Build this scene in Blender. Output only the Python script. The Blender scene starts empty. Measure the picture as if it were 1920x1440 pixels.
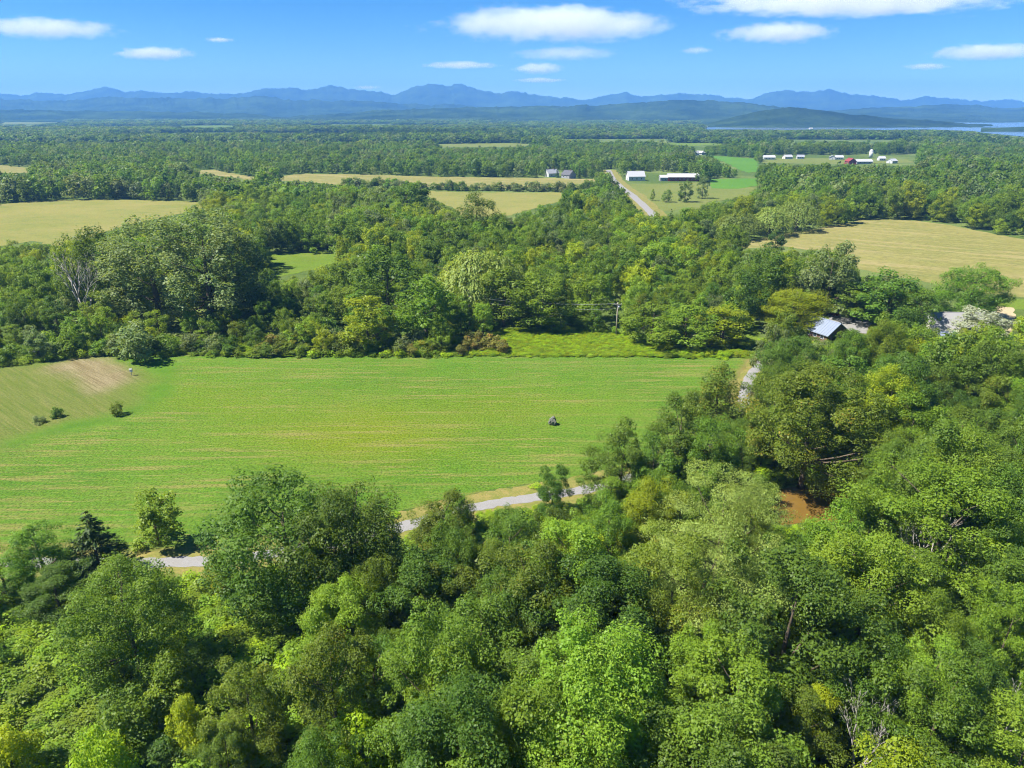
import bpy, bmesh, math, random
import numpy as np
from mathutils import Vector, Matrix
from mathutils.geometry import delaunay_2d_cdt

scene = bpy.context.scene
COL = scene.collection
R = math.radians

# ------------------------------------------------------------------ camera, world, sun, exposure
CAM_H, FOC, HZ = 55.0, 1331.0, 208.0            # drone height (m), focal length and horizon row in photo pixels
PITCH = math.atan((720.0 - HZ) / FOC)
cam_d = bpy.data.cameras.new('camera')
cam = bpy.data.objects.new('camera', cam_d)
COL.objects.link(cam)
cam.location = (0, 0, CAM_H)
cam.rotation_euler = (math.pi / 2 - PITCH, 0, 0)
cam_d.sensor_fit = 'HORIZONTAL'
cam_d.sensor_width = 36.0
cam_d.lens = 36.0 * FOC / 1920.0
cam_d.clip_start = 0.5
cam_d.clip_end = 120000.0
scene.camera = cam

SUN_EL, SUN_AZ = R(55), R(-97)                  # azimuth from +Y (view direction) towards +X
world = bpy.data.worlds.new('World')
scene.world = world
world.use_nodes = True
wn = world.node_tree
bg = wn.nodes['Background']
sky = wn.nodes.new('ShaderNodeTexSky')
sky.sky_type = 'NISHITA'
sky.sun_disc = False
sky.sun_elevation = SUN_EL
sky.sun_rotation = SUN_AZ
sky.altitude = 100
sky.air_density = 0.6
sky.dust_density = 0.0
sky.ozone_density = 4.0
hs = wn.nodes.new('ShaderNodeHueSaturation')
hs.inputs['Saturation'].default_value = 1.35
wn.links.new(sky.outputs[0], hs.inputs['Color'])
wn.links.new(hs.outputs[0], bg.inputs['Color'])
bg.inputs['Strength'].default_value = 0.064

sun_d = bpy.data.lights.new('sun', 'SUN')
sun_d.energy = 4.8
sun_d.angle = R(0.53)
sun_d.color = (1.0, 0.955, 0.88)
sun = bpy.data.objects.new('sun', sun_d)
COL.objects.link(sun)
sdir = Vector((math.sin(SUN_AZ) * math.cos(SUN_EL), math.cos(SUN_AZ) * math.cos(SUN_EL), math.sin(SUN_EL)))
sun.rotation_euler = sdir.to_track_quat('Z', 'Y').to_euler()

vs = scene.view_settings
vs.view_transform = 'Standard'
vs.look = 'None'
vs.gamma = 1.0
vs.use_curve_mapping = False
vs.exposure = 1.30
cy = scene.cycles
cy.max_bounces = 10
cy.diffuse_bounces = 3
cy.glossy_bounces = 2
cy.transmission_bounces = 4
cy.transparent_max_bounces = 8
cy.volume_bounces = 8
cy.use_denoising = True
cy.filter_width = 1.0
cy.denoising_prefilter = 'FAST'
cy.use_adaptive_sampling = True
cy.adaptive_threshold = 0.02
cy.sample_clamp_indirect = 6.0

HAZE_DENSITY = 1.15e-4
HAZE_COLOR = (0.18, 0.46, 1.0)

# ------------------------------------------------------------------ survey: photo pixel -> place on the ground
CP, SP = math.cos(PITCH), math.sin(PITCH)
def at(px, py, z=0.0):
    u = (px - 960.0) / FOC; v = (720.0 - py) / FOC
    dy = CP + v * SP; dz = -SP + v * CP
    t = (z - CAM_H) / dz
    return np.array([u * t, dy * t, z])
def proj(x, y, z):
    x = np.asarray(x, float); y = np.asarray(y, float); z = np.asarray(z, float) - CAM_H
    dep = y * CP - z * SP
    up = y * SP + z * CP
    return 960 + FOC * x / dep, 720 - FOC * up / dep
def tree_spec(x, ytop, ybase, wpx):
    b = at(x, ybase)
    lo, hi = 0.3, 50.0
    for _ in range(40):
        m = (lo + hi) / 2
        if proj(b[0], b[1], m)[1] > ytop: lo = m
        else: hi = m
    h = (lo + hi) / 2
    dep = b[1] * CP - (h * 0.6 - CAM_H) * SP
    return b, h, wpx * dep / FOC
def ground_poly(pts, z=0.0):
    return [tuple(at(x, y)[:2]) for x, y in pts]
def in_poly(x, y, poly):
    x = np.asarray(x, float); y = np.asarray(y, float)
    ins = np.zeros(x.shape, bool)
    n = len(poly)
    for i in range(n):
        x1, y1 = poly[i]; x2, y2 = poly[(i + 1) % n]
        if y1 == y2: continue
        c = (y1 > y) != (y2 > y)
        xi = (x2 - x1) * (y - y1) / (y2 - y1) + x1
        ins ^= c & (x < xi)
    return ins
def seg_dist(x, y, line):
    x = np.asarray(x, float); y = np.asarray(y, float)
    best = np.full(x.shape, 1e9)
    for (x1, y1), (x2, y2) in zip(line[:-1], line[1:]):
        dx, dy = x2 - x1, y2 - y1
        t = np.clip(((x - x1) * dx + (y - y1) * dy) / (dx * dx + dy * dy + 1e-9), 0, 1)
        best = np.minimum(best, np.hypot(x - x1 - t * dx, y - y1 - t * dy))
    return best
def vnoise(x, y, s, seed=0):
    """smooth value noise on numpy arrays, 0..1"""
    x = np.asarray(x, float) * s + 1000.3 + seed * 17.1; y = np.asarray(y, float) * s + 1000.7 + seed * 5.3
    xi = np.floor(x).astype(np.int64); yi = np.floor(y).astype(np.int64)
    fx = x - xi; fy = y - yi
    fx = fx * fx * (3 - 2 * fx); fy = fy * fy * (3 - 2 * fy)
    def h(a, b):
        v = (a * 374761393 + b * 668265263 + seed * 982451653) & 0x7fffffff
        v = ((v ^ (v >> 13)) * 1274126177) & 0x7fffffff
        return ((v ^ (v >> 16)) & 0xffff) / 65535.0
    return (h(xi, yi) * (1 - fx) + h(xi + 1, yi) * fx) * (1 - fy) + (h(xi, yi + 1) * (1 - fx) + h(xi + 1, yi + 1) * fx) * fy
def fbm(x, y, s, seed=0, o=4):
    a, t, w = 0, 0, 1.0
    for k in range(o):
        a = a + w * vnoise(x, y, s * 2 ** k, seed + k); t += w; w *= 0.5
    return a / t

# ------------------------------------------------------------------ materials
MAT = {}
def new_mat(name):
    m = bpy.data.materials.new(name); m.use_nodes = True
    MAT[name] = m
    nt = m.node_tree; nt.nodes.clear()
    out = nt.nodes.new('ShaderNodeOutputMaterial')
    return m, nt, out
def node(nt, t, **kw):
    n = nt.nodes.new(t)
    for k, v in kw.items():
        if k == 'ins':
            for i, val in v.items(): n.inputs[i].default_value = val
        else: setattr(n, k, v)
    return n
def mixc(nt, fac, a, b, blend='MIX'):
    n = node(nt, 'ShaderNodeMix', data_type='RGBA', blend_type=blend)
    for sock, val in ((n.inputs[0], fac), (n.inputs[6], a), (n.inputs[7], b)):
        if hasattr(val, 'is_linked'): nt.links.new(val, sock)
        elif isinstance(val, (tuple, list)): sock.default_value = (*val[:3], 1)
        else: sock.default_value = val
    return n.outputs[2]
def ramp(nt, fac, stops):
    n = node(nt, 'ShaderNodeValToRGB')
    e = n.color_ramp.elements
    while len(e) < len(stops): e.new(0.5)
    for el, (p, c) in zip(e, stops):
        el.position = p
        el.color = (c, c, c, 1) if not isinstance(c, (tuple, list)) else (*c, 1)
    nt.links.new(fac, n.inputs[0])
    return n.outputs[0]
def world_pos(nt, scale=(1, 1, 1), rot=0.0):
    g = node(nt, 'ShaderNodeNewGeometry')
    mp = node(nt, 'ShaderNodeMapping', vector_type='TEXTURE')     # rotate first, then stretch
    mp.inputs['Scale'].default_value = tuple(1.0 / q for q in scale)
    mp.inputs['Rotation'].default_value = (0, 0, rot)
    nt.links.new(g.outputs['Position'], mp.inputs[0])
    return mp.outputs[0]
def noise(nt, vec, scale, detail=4, rough=0.55):
    n = node(nt, 'ShaderNodeTexNoise')
    n.inputs['Scale'].default_value = scale; n.inputs['Detail'].default_value = detail; n.inputs['Roughness'].default_value = rough
    nt.links.new(vec, n.inputs['Vector'])
    return n.outputs['Fac']
def bsdf(nt, out, color, rough=0.9, spec=0.15, metal=0.0, bump=None, bstr=0.5, bdist=0.1):
    p = node(nt, 'ShaderNodeBsdfPrincipled')
    if hasattr(color, 'is_linked'): nt.links.new(color, p.inputs['Base Color'])
    else: p.inputs['Base Color'].default_value = (*color, 1)
    p.inputs['Roughness'].default_value = rough
    p.inputs['Metallic'].default_value = metal
    p.inputs['Specular IOR Level'].default_value = spec
    if bump is not None:
        b = node(nt, 'ShaderNodeBump'); b.inputs['Strength'].default_value = bstr; b.inputs['Distance'].default_value = bdist
        nt.links.new(bump, b.inputs['Height']); nt.links.new(b.outputs[0], p.inputs['Normal'])
    nt.links.new(p.outputs[0], out.inputs[0])
    return p
def simple(name, color, rough=0.7, spec=0.3, metal=0.0, nscale=3.0, var=0.25):
    m, nt, out = new_mat(name)
    f = noise(nt, world_pos(nt), nscale, 5)
    dark = tuple(c * (1 - var) for c in color); light = tuple(min(1, c * (1 + var)) for c in color)
    bsdf(nt, out, mixc(nt, f, dark, light), rough, spec, metal, bump=f, bstr=0.15, bdist=0.02)
    return m

def leaf(name, col, col2=None, rand=0.10, tip=None, tipat=0.8, trans=0.44, hue=0.018):
    m, nt, out = new_mat(name)
    col2 = col2 or (col[0] * 1.75, col[1] * 1.45, col[2] * 1.3)
    a = node(nt, 'ShaderNodeAttribute', attribute_name='tone')
    oi = node(nt, 'ShaderNodeObjectInfo')
    c = mixc(nt, a.outputs['Fac'], col, col2)
    if tip:
        c = mixc(nt, ramp(nt, a.outputs['Fac'], [(tipat, 0.0), (min(0.99, tipat + 0.12), 1.0)]), c, tip)
    h = node(nt, 'ShaderNodeHueSaturation')
    mr = node(nt, 'ShaderNodeMapRange'); mr.inputs[3].default_value = 0.5 - hue * 1.2; mr.inputs[4].default_value = 0.5 + hue * 0.35
    nt.links.new(oi.outputs['Random'], mr.inputs[0]); nt.links.new(mr.outputs[0], h.inputs['Hue'])
    mul = node(nt, 'ShaderNodeMath', operation='MULTIPLY'); mul.inputs[1].default_value = 7.31
    fr = node(nt, 'ShaderNodeMath', operation='FRACT')
    nt.links.new(oi.outputs['Random'], mul.inputs[0]); nt.links.new(mul.outputs[0], fr.inputs[0])
    mv = node(nt, 'ShaderNodeMapRange'); mv.inputs[3].default_value = 1 - rand * 2; mv.inputs[4].default_value = 1 + rand * 2.5
    nt.links.new(fr.outputs[0], mv.inputs[0]); nt.links.new(mv.outputs[0], h.inputs['Value'])
    nt.links.new(c, h.inputs['Color'])
    p = node(nt, 'ShaderNodeBsdfPrincipled')
    p.inputs['Roughness'].default_value = 0.48; p.inputs['Specular IOR Level'].default_value = 0.24
    nt.links.new(h.outputs[0], p.inputs['Base Color'])
    t = node(nt, 'ShaderNodeBsdfTranslucent')
    tc = mixc(nt, 1.0, h.outputs[0], (1.5, 1.35, 0.6), 'MULTIPLY')
    nt.links.new(tc, t.inputs[0])
    ms = node(nt, 'ShaderNodeMixShader'); ms.inputs[0].default_value = trans
    nt.links.new(p.outputs[0], ms.inputs[1]); nt.links.new(t.outputs[0], ms.inputs[2])
    nt.links.new(ms.outputs[0], out.inputs[0])
    return m
leaf('leaf_deep', (0.066, 0.145, 0.018), (0.132, 0.224, 0.024))
leaf('leaf_mid', (0.092, 0.189, 0.019), (0.176, 0.281, 0.025))
leaf('leaf_bright', (0.123, 0.235, 0.020), (0.226, 0.332, 0.026))
leaf('leaf_yellow', (0.204, 0.291, 0.014), (0.330, 0.388, 0.017), hue=0.007)
leaf('leaf_olive', (0.105, 0.173, 0.018), (0.187, 0.240, 0.024), tip=(0.319, 0.240, 0.022), tipat=0.82, hue=0.007)
leaf('leaf_grey', (0.099, 0.165, 0.046), (0.209, 0.270, 0.095))
leaf('leaf_pale', (0.165, 0.250, 0.045), (0.308, 0.377, 0.090), hue=0.007)
leaf('leaf_silver', (0.264, 0.306, 0.210), (0.462, 0.490, 0.360))
leaf('leaf_needle', (0.037, 0.086, 0.018), (0.075, 0.141, 0.027))
leaf('leaf_rust', (0.143, 0.173, 0.027), (0.259, 0.230, 0.053), tip=(0.297, 0.163, 0.053), tipat=0.78, hue=0.007)
leaf('leaf_lime', (0.187, 0.332, 0.016), (0.341, 0.469, 0.020), hue=0.007)
leaf('leaf_dry', (0.275, 0.255, 0.070), (0.418, 0.347, 0.120))
simple('bark', (0.11, 0.085, 0.06), 0.95, 0.1, 0, 1.5, 0.4)
simple('dead_wood', (0.34, 0.31, 0.28), 0.9, 0.1, 0, 1.2, 0.3)
simple('white_paint', (0.50, 0.50, 0.49), 0.55, 0.4, 0, 0.8, 0.06)
simple('cream_paint', (0.541, 0.508, 0.443), 0.6, 0.3, 0, 0.8, 0.08)
simple('red_paint', (0.22, 0.035, 0.03), 0.7, 0.3, 0, 0.6, 0.2)
simple('grey_paint', (0.271, 0.279, 0.295), 0.7, 0.3, 0, 0.8, 0.15)
simple('brown_board', (0.16, 0.10, 0.065), 0.85, 0.2, 0, 1.0, 0.3)
simple('metal_roof', (0.24, 0.28, 0.36), 0.38, 0.5, 0.25, 0.5, 0.07)
simple('white_roof', (0.45, 0.45, 0.45), 0.5, 0.4, 0.1, 0.15, 0.08)
simple('pale_roof', (0.27, 0.262, 0.25), 0.7, 0.3, 0, 0.5, 0.10)
simple('dark_roof', (0.09, 0.09, 0.10), 0.8, 0.3, 0, 0.5, 0.2)
simple('glass_dark', (0.03, 0.04, 0.05), 0.12, 0.6, 0, 1.0, 0.1)
simple('rubber', (0.025, 0.025, 0.026), 0.9, 0.2, 0, 4, 0.2)
simple('steel', (0.5, 0.5, 0.52), 0.35, 0.5, 0.8, 4, 0.1)
simple('car_maroon', (0.10, 0.025, 0.028), 0.25, 0.6, 0.2, 1.0, 0.05)
simple('car_lamp_red', (0.45, 0.02, 0.02), 0.2, 0.6, 0, 1, 0.05)
simple('pole_wood', (0.36, 0.31, 0.24), 0.9, 0.1, 0, 2.0, 0.25)
simple('wire_metal', (0.30, 0.31, 0.32), 0.5, 0.4, 0.6, 2.0, 0.1)
simple('concrete', (0.45, 0.44, 0.42), 0.9, 0.2, 0, 1.0, 0.15)

# ground: rough grass and leaf litter, far away patchy meadows
m, nt, out = new_mat('ground_rough')
w = world_pos(nt)
n1 = noise(nt, w, 0.35, 6, 0.65); n2 = noise(nt, w, 0.012, 3); n3 = noise(nt, w, 2.2, 5, 0.7)
c = mixc(nt, ramp(nt, n1, [(0.35, 0.0), (0.68, 1.0)]), (0.050, 0.085, 0.016), (0.105, 0.155, 0.026))
c = mixc(nt, ramp(nt, n2, [(0.42, 0.0), (0.62, 1.0)]), c, (0.15, 0.19, 0.05))
c = mixc(nt, ramp(nt, n3, [(0.4, 0.0), (0.75, 0.6)]), c, (0.035, 0.06, 0.014))
bsdf(nt, out, c, 0.95, 0.1, bump=n3, bstr=0.9, bdist=0.35)

_a, _b = at(95, 688), at(178, 734)
MOWN_ANG = math.atan2(_b[1] - _a[1], _b[0] - _a[0])
# mown hay field near the drive: green with dry windrow streaks; attributes carry the other crops
def field_mat(name, base, alt, dry, streak_rot=0.02, streak=0.55, use_attr=False, fine=1.0, drywidth=0.12, grain=1.0):
    m, nt, out = new_mat(name)
    w = world_pos(nt)
    big = noise(nt, w, 0.022, 4, 0.6)
    mid = noise(nt, w, 0.22, 5, 0.65)
    fin = noise(nt, world_pos(nt, (1, 0.8, 1)), 2.6 * fine, 6, 0.8)
    st1 = noise(nt, world_pos(nt, (0.06, 1.0, 1), streak_rot), 0.62 * fine, 6, 0.75)
    st2 = noise(nt, world_pos(nt, (0.16, 1.0, 1), streak_rot), 1.9 * fine, 4, 0.7)
    area = noise(nt, world_pos(nt, (0.6, 1, 1)), 0.034, 4, 0.6)
    c = mixc(nt, ramp(nt, big, [(0.36, 0.0), (0.60, 1.0)]), base, alt)
    blot = noise(nt, world_pos(nt, (0.7, 1, 1)), 0.075, 5, 0.7)
    c = mixc(nt, ramp(nt, blot, [(0.50, 0.0), (0.66, 0.35)]), c, (dry[0] * 0.72, dry[1] * 0.92, dry[2] * 0.6))
    c = mixc(nt, ramp(nt, blot, [(0.34, 0.6), (0.46, 0.0)]), c, (base[0] * 0.72, base[1] * 0.95, base[2]))
    c = mixc(nt, ramp(nt, mid, [(0.38, 0.0), (0.70, 0.65)]), c, tuple(v * 1.35 for v in base))
    if use_attr:
        av = node(nt, 'ShaderNodeAttribute', attribute_name='verge').outputs['Fac']
        aw = node(nt, 'ShaderNodeAttribute', attribute_name='warm').outputs['Fac']
        wm = node(nt, 'ShaderNodeMath', operation='MULTIPLY'); nt.links.new(aw, wm.inputs[0]); wm.inputs[1].default_value = 0.8
        c = mixc(nt, wm.outputs[0], c, (0.140, 0.172, 0.008))
    k = node(nt, 'ShaderNodeMath', operation='MULTIPLY')
    nt.links.new(ramp(nt, st1, [(0.50, 0.0), (0.50 + drywidth, 1.0)]), k.inputs[0])
    nt.links.new(ramp(nt, area, [(0.36, 0.25), (0.55, 1.0)]), k.inputs[1])
    k2 = node(nt, 'ShaderNodeMath', operation='MULTIPLY'); k2.inputs[1].default_value = streak
    nt.links.new(k.outputs[0], k2.inputs[0])
    c = mixc(nt, k2.outputs[0], c, dry)
    c = mixc(nt, ramp(nt, st2, [(0.55, 0.0), (0.74, 0.5 * streak / 0.55)]), c, tuple(v * 1.2 for v in dry))
    c = mixc(nt, ramp(nt, fin, [(0.38, 0.8 * grain), (0.52, 0.0)]), c, tuple(v * 0.40 for v in base))
    c = mixc(nt, ramp(nt, fin, [(0.53, 0.0), (0.66, 0.6 * grain)]), c, tuple(min(1, v * 1.55) for v in alt))
    if use_attr:
        am = node(nt, 'ShaderNodeAttribute', attribute_name='mown').outputs['Fac']
        at_ = node(nt, 'ShaderNodeAttribute', attribute_name='tilled').outputs['Fac']
        al = node(nt, 'ShaderNodeAttribute', attribute_name='lush').outputs['Fac']
        ms = noise(nt, world_pos(nt, (0.04, 1.0, 1), MOWN_ANG), 1.5, 6, 0.75)
        mc = mixc(nt, ramp(nt, ms, [(0.38, 0.0), (0.66, 1.0)]), (0.085, 0.128, 0.017), (0.170, 0.172, 0.048))
        mc = mixc(nt, ramp(nt, fin, [(0.38, 0.75), (0.52, 0.0)]), mc, (0.064, 0.072, 0.016))
        mc = mixc(nt, ramp(nt, mid, [(0.5, 0.0), (0.75, 0.6)]), mc, (0.104, 0.132, 0.020))
        c = mixc(nt, am, c, mc)
        tc = mixc(nt, ramp(nt, ms, [(0.40, 0.0), (0.64, 1.0)]), (0.165, 0.130, 0.062), (0.290, 0.245, 0.140))
        tc = mixc(nt, ramp(nt, fin, [(0.40, 0.7), (0.55, 0.0)]), tc, (0.112, 0.092, 0.036))
        c = mixc(nt, at_, c, tc)
        lc = mixc(nt, ramp(nt, mid, [(0.4, 0.0), (0.7, 1.0)]), (0.056, 0.136, 0.010), (0.084, 0.180, 0.011))
        c = mixc(nt, al, c, lc)
        vc = mixc(nt, ramp(nt, mid, [(0.35, 0.0), (0.7, 1.0)]), (0.120, 0.124, 0.028), (0.188, 0.152, 0.052))
        c = mixc(nt, av, c, vc)
    bsdf(nt, out, c, 0.95, 0.08, bump=fin, bstr=0.8, bdist=0.16)
    return m
field_mat('hay_green', (0.065, 0.138, 0.011), (0.093, 0.169, 0.016), (0.219, 0.186, 0.058), use_attr=True, streak=0.8, grain=0.9)
field_mat('hay_gold', (0.160, 0.156, 0.043), (0.200, 0.179, 0.058), (0.265, 0.223, 0.093), 2.6, 0.9, fine=0.16, grain=0.35, drywidth=0.08)
field_mat('hay_gold_green', (0.149, 0.160, 0.037), (0.212, 0.190, 0.056), (0.253, 0.205, 0.074), 0.3, 0.6, fine=0.45, grain=0.35)
field_mat('meadow_green', (0.086, 0.145, 0.013), (0.123, 0.171, 0.020), (0.156, 0.160, 0.037), 0.1, 0.4, fine=0.7, grain=0.6)
field_mat('crop_green', (0.063, 0.153, 0.017), (0.082, 0.175, 0.020), (0.097, 0.175, 0.022), 0.0, 0.25, fine=0.4, grain=0.3)
field_mat('pasture', (0.112, 0.141, 0.030), (0.141, 0.160, 0.037), (0.193, 0.175, 0.060), 0.02, 0.5, fine=0.5, grain=0.5)

m, nt, out = new_mat('gravel')
w = world_pos(nt)
g1 = noise(nt, w, 9.0, 6, 0.75); g2 = noise(nt, w, 0.6, 4, 0.6)
c = mixc(nt, ramp(nt, g1, [(0.3, 0.0), (0.7, 1.0)]), (0.165, 0.16, 0.155), (0.31, 0.30, 0.29))
c = mixc(nt, ramp(nt, g2, [(0.35, 0.35), (0.65, 0.0)]), c, (0.20, 0.185, 0.15))
bsdf(nt, out, c, 0.95, 0.1, bump=g1, bstr=0.5, bdist=0.03)
m, nt, out = new_mat('dirt')
w = world_pos(nt)
g1 = noise(nt, w, 2.0, 6, 0.7)
bsdf(nt, out, mixc(nt, ramp(nt, g1, [(0.3, 0.0), (0.7, 1.0)]), (0.30, 0.24, 0.14), (0.46, 0.37, 0.22)), 0.95, 0.1, bump=g1, bstr=0.5, bdist=0.06)
m, nt, out = new_mat('verge_grass')
w = world_pos(nt)
g1 = noise(nt, w, 0.5, 4, 0.6); g2 = noise(nt, w, 3.0, 6, 0.75)
c = mixc(nt, ramp(nt, g1, [(0.35, 0.0), (0.65, 1.0)]), (0.15, 0.165, 0.035), (0.25, 0.20, 0.065))
c = mixc(nt, ramp(nt, g2, [(0.35, 0.6), (0.55, 0.0)]), c, (0.085, 0.10, 0.02))
bsdf(nt, out, c, 0.95, 0.1, bump=g2, bstr=0.6, bdist=0.12)

m, nt, out = new_mat('lake_water')
w = world_pos(nt)
p = bsdf(nt, out, mixc(nt, noise(nt, world_pos(nt, (0.2, 1, 1)), 0.006, 4), (0.09, 0.12, 0.16), (0.14, 0.175, 0.22)), 0.16, 0.5, bump=noise(nt, w, 0.12, 4), bstr=0.08, bdist=0.3)
m, nt, out = new_mat('pond_water')
w = world_pos(nt)
wn1 = noise(nt, w, 0.8, 4)
bsdf(nt, out, mixc(nt, wn1, (0.120, 0.068, 0.014), (0.180, 0.110, 0.024)), 0.25, 0.35, bump=noise(nt, w, 5.0, 3), bstr=0.12, bdist=0.05)

m, nt, out = new_mat('mountain_forest')
w = world_pos(nt)
a = noise(nt, w, 0.0035, 6, 0.7); b = noise(nt, w, 0.03, 5, 0.7)
c = mixc(nt, ramp(nt, a, [(0.38, 0.0), (0.62, 1.0)]), (0.008, 0.020, 0.008), (0.050, 0.085, 0.026))
c = mixc(nt, ramp(nt, b, [(0.4, 0.5), (0.6, 0.0)]), c, (0.014, 0.03, 0.012))
bsdf(nt, out, c, 1.0, 0.0, bump=b, bstr=0.6, bdist=12.0)

# ------------------------------------------------------------------ mesh helpers
def link(o, parent=None):
    COL.objects.link(o)
    if parent is not None: o.parent = parent
    return o
def tag(o, label=None, category=None, group=None, kind=None):
    if label: o['label'] = label
    if category: o['category'] = category
    if group: o['group'] = group
    if kind: o['kind'] = kind
    return o
def empty(name, loc=(0, 0, 0), rz=0.0, scale=None):
    o = bpy.data.objects.new(name, None)
    o.empty_display_size = 0.3
    o.location = loc; o.rotation_euler = (0, 0, rz)
    if scale: o.scale = scale
    return link(o)
def np_mesh(name, V, F, mat, attrs=None, smooth=False):
    """V (n,3), F (m,k) arrays"""
    V = np.asarray(V, np.float32); F = np.asarray(F, np.int32)
    me = bpy.data.meshes.new(name)
    k = F.shape[1]
    me.vertices.add(len(V)); me.vertices.foreach_set('co', V.ravel())
    me.loops.add(F.size); me.loops.foreach_set('vertex_index', F.ravel())
    me.polygons.add(len(F))
    me.polygons.foreach_set('loop_start', np.arange(0, F.size, k, dtype=np.int32))
    me.polygons.foreach_set('loop_total', np.full(len(F), k, np.int32))
    if smooth: me.polygons.foreach_set('use_smooth', np.ones(len(F), bool))
    for nm, (dom, arr) in (attrs or {}).items():
        at_ = me.attributes.new(nm, 'FLOAT', dom); at_.data.foreach_set('value', np.asarray(arr, np.float32))
    me.update(calc_edges=True); me.validate()
    if mat: me.materials.append(MAT[mat])
    return me
class MB:
    def __init__(self): self.v = []; self.f = []
    def quad(self, a, b, c, d):
        n = len(self.v); self.v += [tuple(a), tuple(b), tuple(c), tuple(d)]; self.f.append((n, n + 1, n + 2, n + 3))
    def box(self, x0, x1, y0, y1, z0, z1):
        n = len(self.v)
        self.v += [(x0, y0, z0), (x1, y0, z0), (x1, y1, z0), (x0, y1, z0), (x0, y0, z1), (x1, y0, z1), (x1, y1, z1), (x0, y1, z1)]
        for q in ((0, 3, 2, 1), (4, 5, 6, 7), (0, 1, 5, 4), (1, 2, 6, 5), (2, 3, 7, 6), (3, 0, 4, 7)): self.f.append(tuple(n + i for i in q))
        return self
    def prism(self, prof, axis, a0, a1):
        """closed profile of (u,w) pairs extruded along axis 'x' or 'y'"""
        n = len(self.v); k = len(prof)
        for a in (a0, a1):
            for u, w in prof: self.v.append((a, u, w) if axis == 'x' else (u, a, w))
        self.f.append(tuple(n + i for i in range(k))[::-1]); self.f.append(tuple(n + k + i for i in range(k)))
        for i in range(k): j = (i + 1) % k; self.f.append((n + i, n + j, n + k + j, n + k + i))
        return self
    def tube(self, pts, radii, sides=6):
        n = len(self.v); pts = [Vector(p) for p in pts]
        for i, p in enumerate(pts):
            d = (pts[min(i + 1, len(pts) - 1)] - pts[max(i - 1, 0)]).normalized()
            a = d.cross(Vector((0.31, 0.87, 0.12))).normalized(); b = d.cross(a)
            for s in range(sides):
                t = 2 * math.pi * s / sides
                self.v.append(tuple(p + (a * math.cos(t) + b * math.sin(t)) * radii[i]))
        for i in range(len(pts) - 1):
            for s in range(sides):
                s2 = (s + 1) % sides
                self.f.append((n + i * sides + s, n + i * sides + s2, n + (i + 1) * sides + s2, n + (i + 1) * sides + s))
        self.f.append(tuple(n + s for s in range(sides))[::-1])
        self.f.append(tuple(n + (len(pts) - 1) * sides + s for s in range(sides)))
        return self
    def cyl(self, c, r, h, axis='z', sides=12):
        d = {'z': (0, 0, h), 'x': (h, 0, 0), 'y': (0, h, 0)}[axis]
        return self.tube([c, (c[0] + d[0], c[1] + d[1], c[2] + d[2])], [r, r], sides)
    def mesh(self, name, mat, smooth=False):
        me = bpy.data.meshes.new(name); me.from_pydata(self.v, [], self.f)
        bm = bmesh.new(); bm.from_mesh(me); bmesh.ops.recalc_face_normals(bm, faces=bm.faces); bm.to_mesh(me); bm.free()
        if smooth:
            for p in me.polygons: p.use_smooth = True
        me.materials.append(MAT[mat]); me.update()
        return me
    def build(self, name, mat, parent=None, smooth=False):
        return link(bpy.data.objects.new(name, self.mesh(name, mat, smooth)), parent)
def sheet(name, poly, z, mat, step=None, attrs=None, jag=0.0, seed=1, label=None):
    """flat polygon (ground coordinates) triangulated with interior points so that attributes blend"""
    rng = np.random.default_rng(seed)
    pts = []
    n = len(poly)
    for i in range(n):
        a = np.array(poly[i]); b = np.array(poly[(i + 1) % n])
        L = np.linalg.norm(b - a); s = max(1, int(L / (step or 12)))
        nrm = np.array([-(b - a)[1], (b - a)[0]]) / max(L, 1e-6)
        for k in range(s):
            q = a + (b - a) * k / s
            if jag and (k > 0): q = q + nrm * rng.normal(0, jag)
            pts.append(q)
    nb = len(pts)
    P = np.array(pts)
    if step:
        x0, y0 = P.min(0); x1, y1 = P.max(0)
        gx, gy = np.meshgrid(np.arange(x0, x1, step), np.arange(y0, y1, step))
        gx = gx.ravel() + rng.uniform(-.3, .3, gx.size) * step; gy = gy.ravel() + rng.uniform(-.3, .3, gy.size) * step
        k = in_poly(gx, gy, [tuple(p) for p in P])
        P = np.vstack([P, np.c_[gx[k], gy[k]]])
    edges = [(i, (i + 1) % nb) for i in range(nb)]
    vo, eo, fo, *_ = delaunay_2d_cdt([Vector(p) for p in P], edges, [], 1, 1e-5)
    V = np.array([[v.x, v.y, z] for v in vo]); F = np.array([list(f) for f in fo if len(f) == 3])
    e1 = V[F[:, 1]] - V[F[:, 0]]; e2 = V[F[:, 2]] - V[F[:, 0]]
    flip = (e1[:, 0] * e2[:, 1] - e1[:, 1] * e2[:, 0]) < 0
    F[flip] = F[flip][:, ::-1]
    A = {k: ('POINT', fn(V[:, 0], V[:, 1])) for k, fn in (attrs or {}).items()}
    o = link(bpy.data.objects.new(name, np_mesh(name, V, F, mat, A)))
    tag(o, label, None, None, 'structure')
    return o
def smooth_line(pts, n=6):
    P = [np.array(p, float) for p in pts]; out = []
    for i in range(len(P) - 1):
        p0, p1, p2, p3 = P[max(i - 1, 0)], P[i], P[i + 1], P[min(i + 2, len(P) - 1)]
        for k in range(n):
            t = k / n
            out.append(0.5 * ((2 * p1) + (-p0 + p2) * t + (2 * p0 - 5 * p1 + 4 * p2 - p3) * t * t + (-p0 + 3 * p1 - 3 * p2 + p3) * t ** 3))
    out.append(P[-1])
    return [tuple(p) for p in out]
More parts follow.
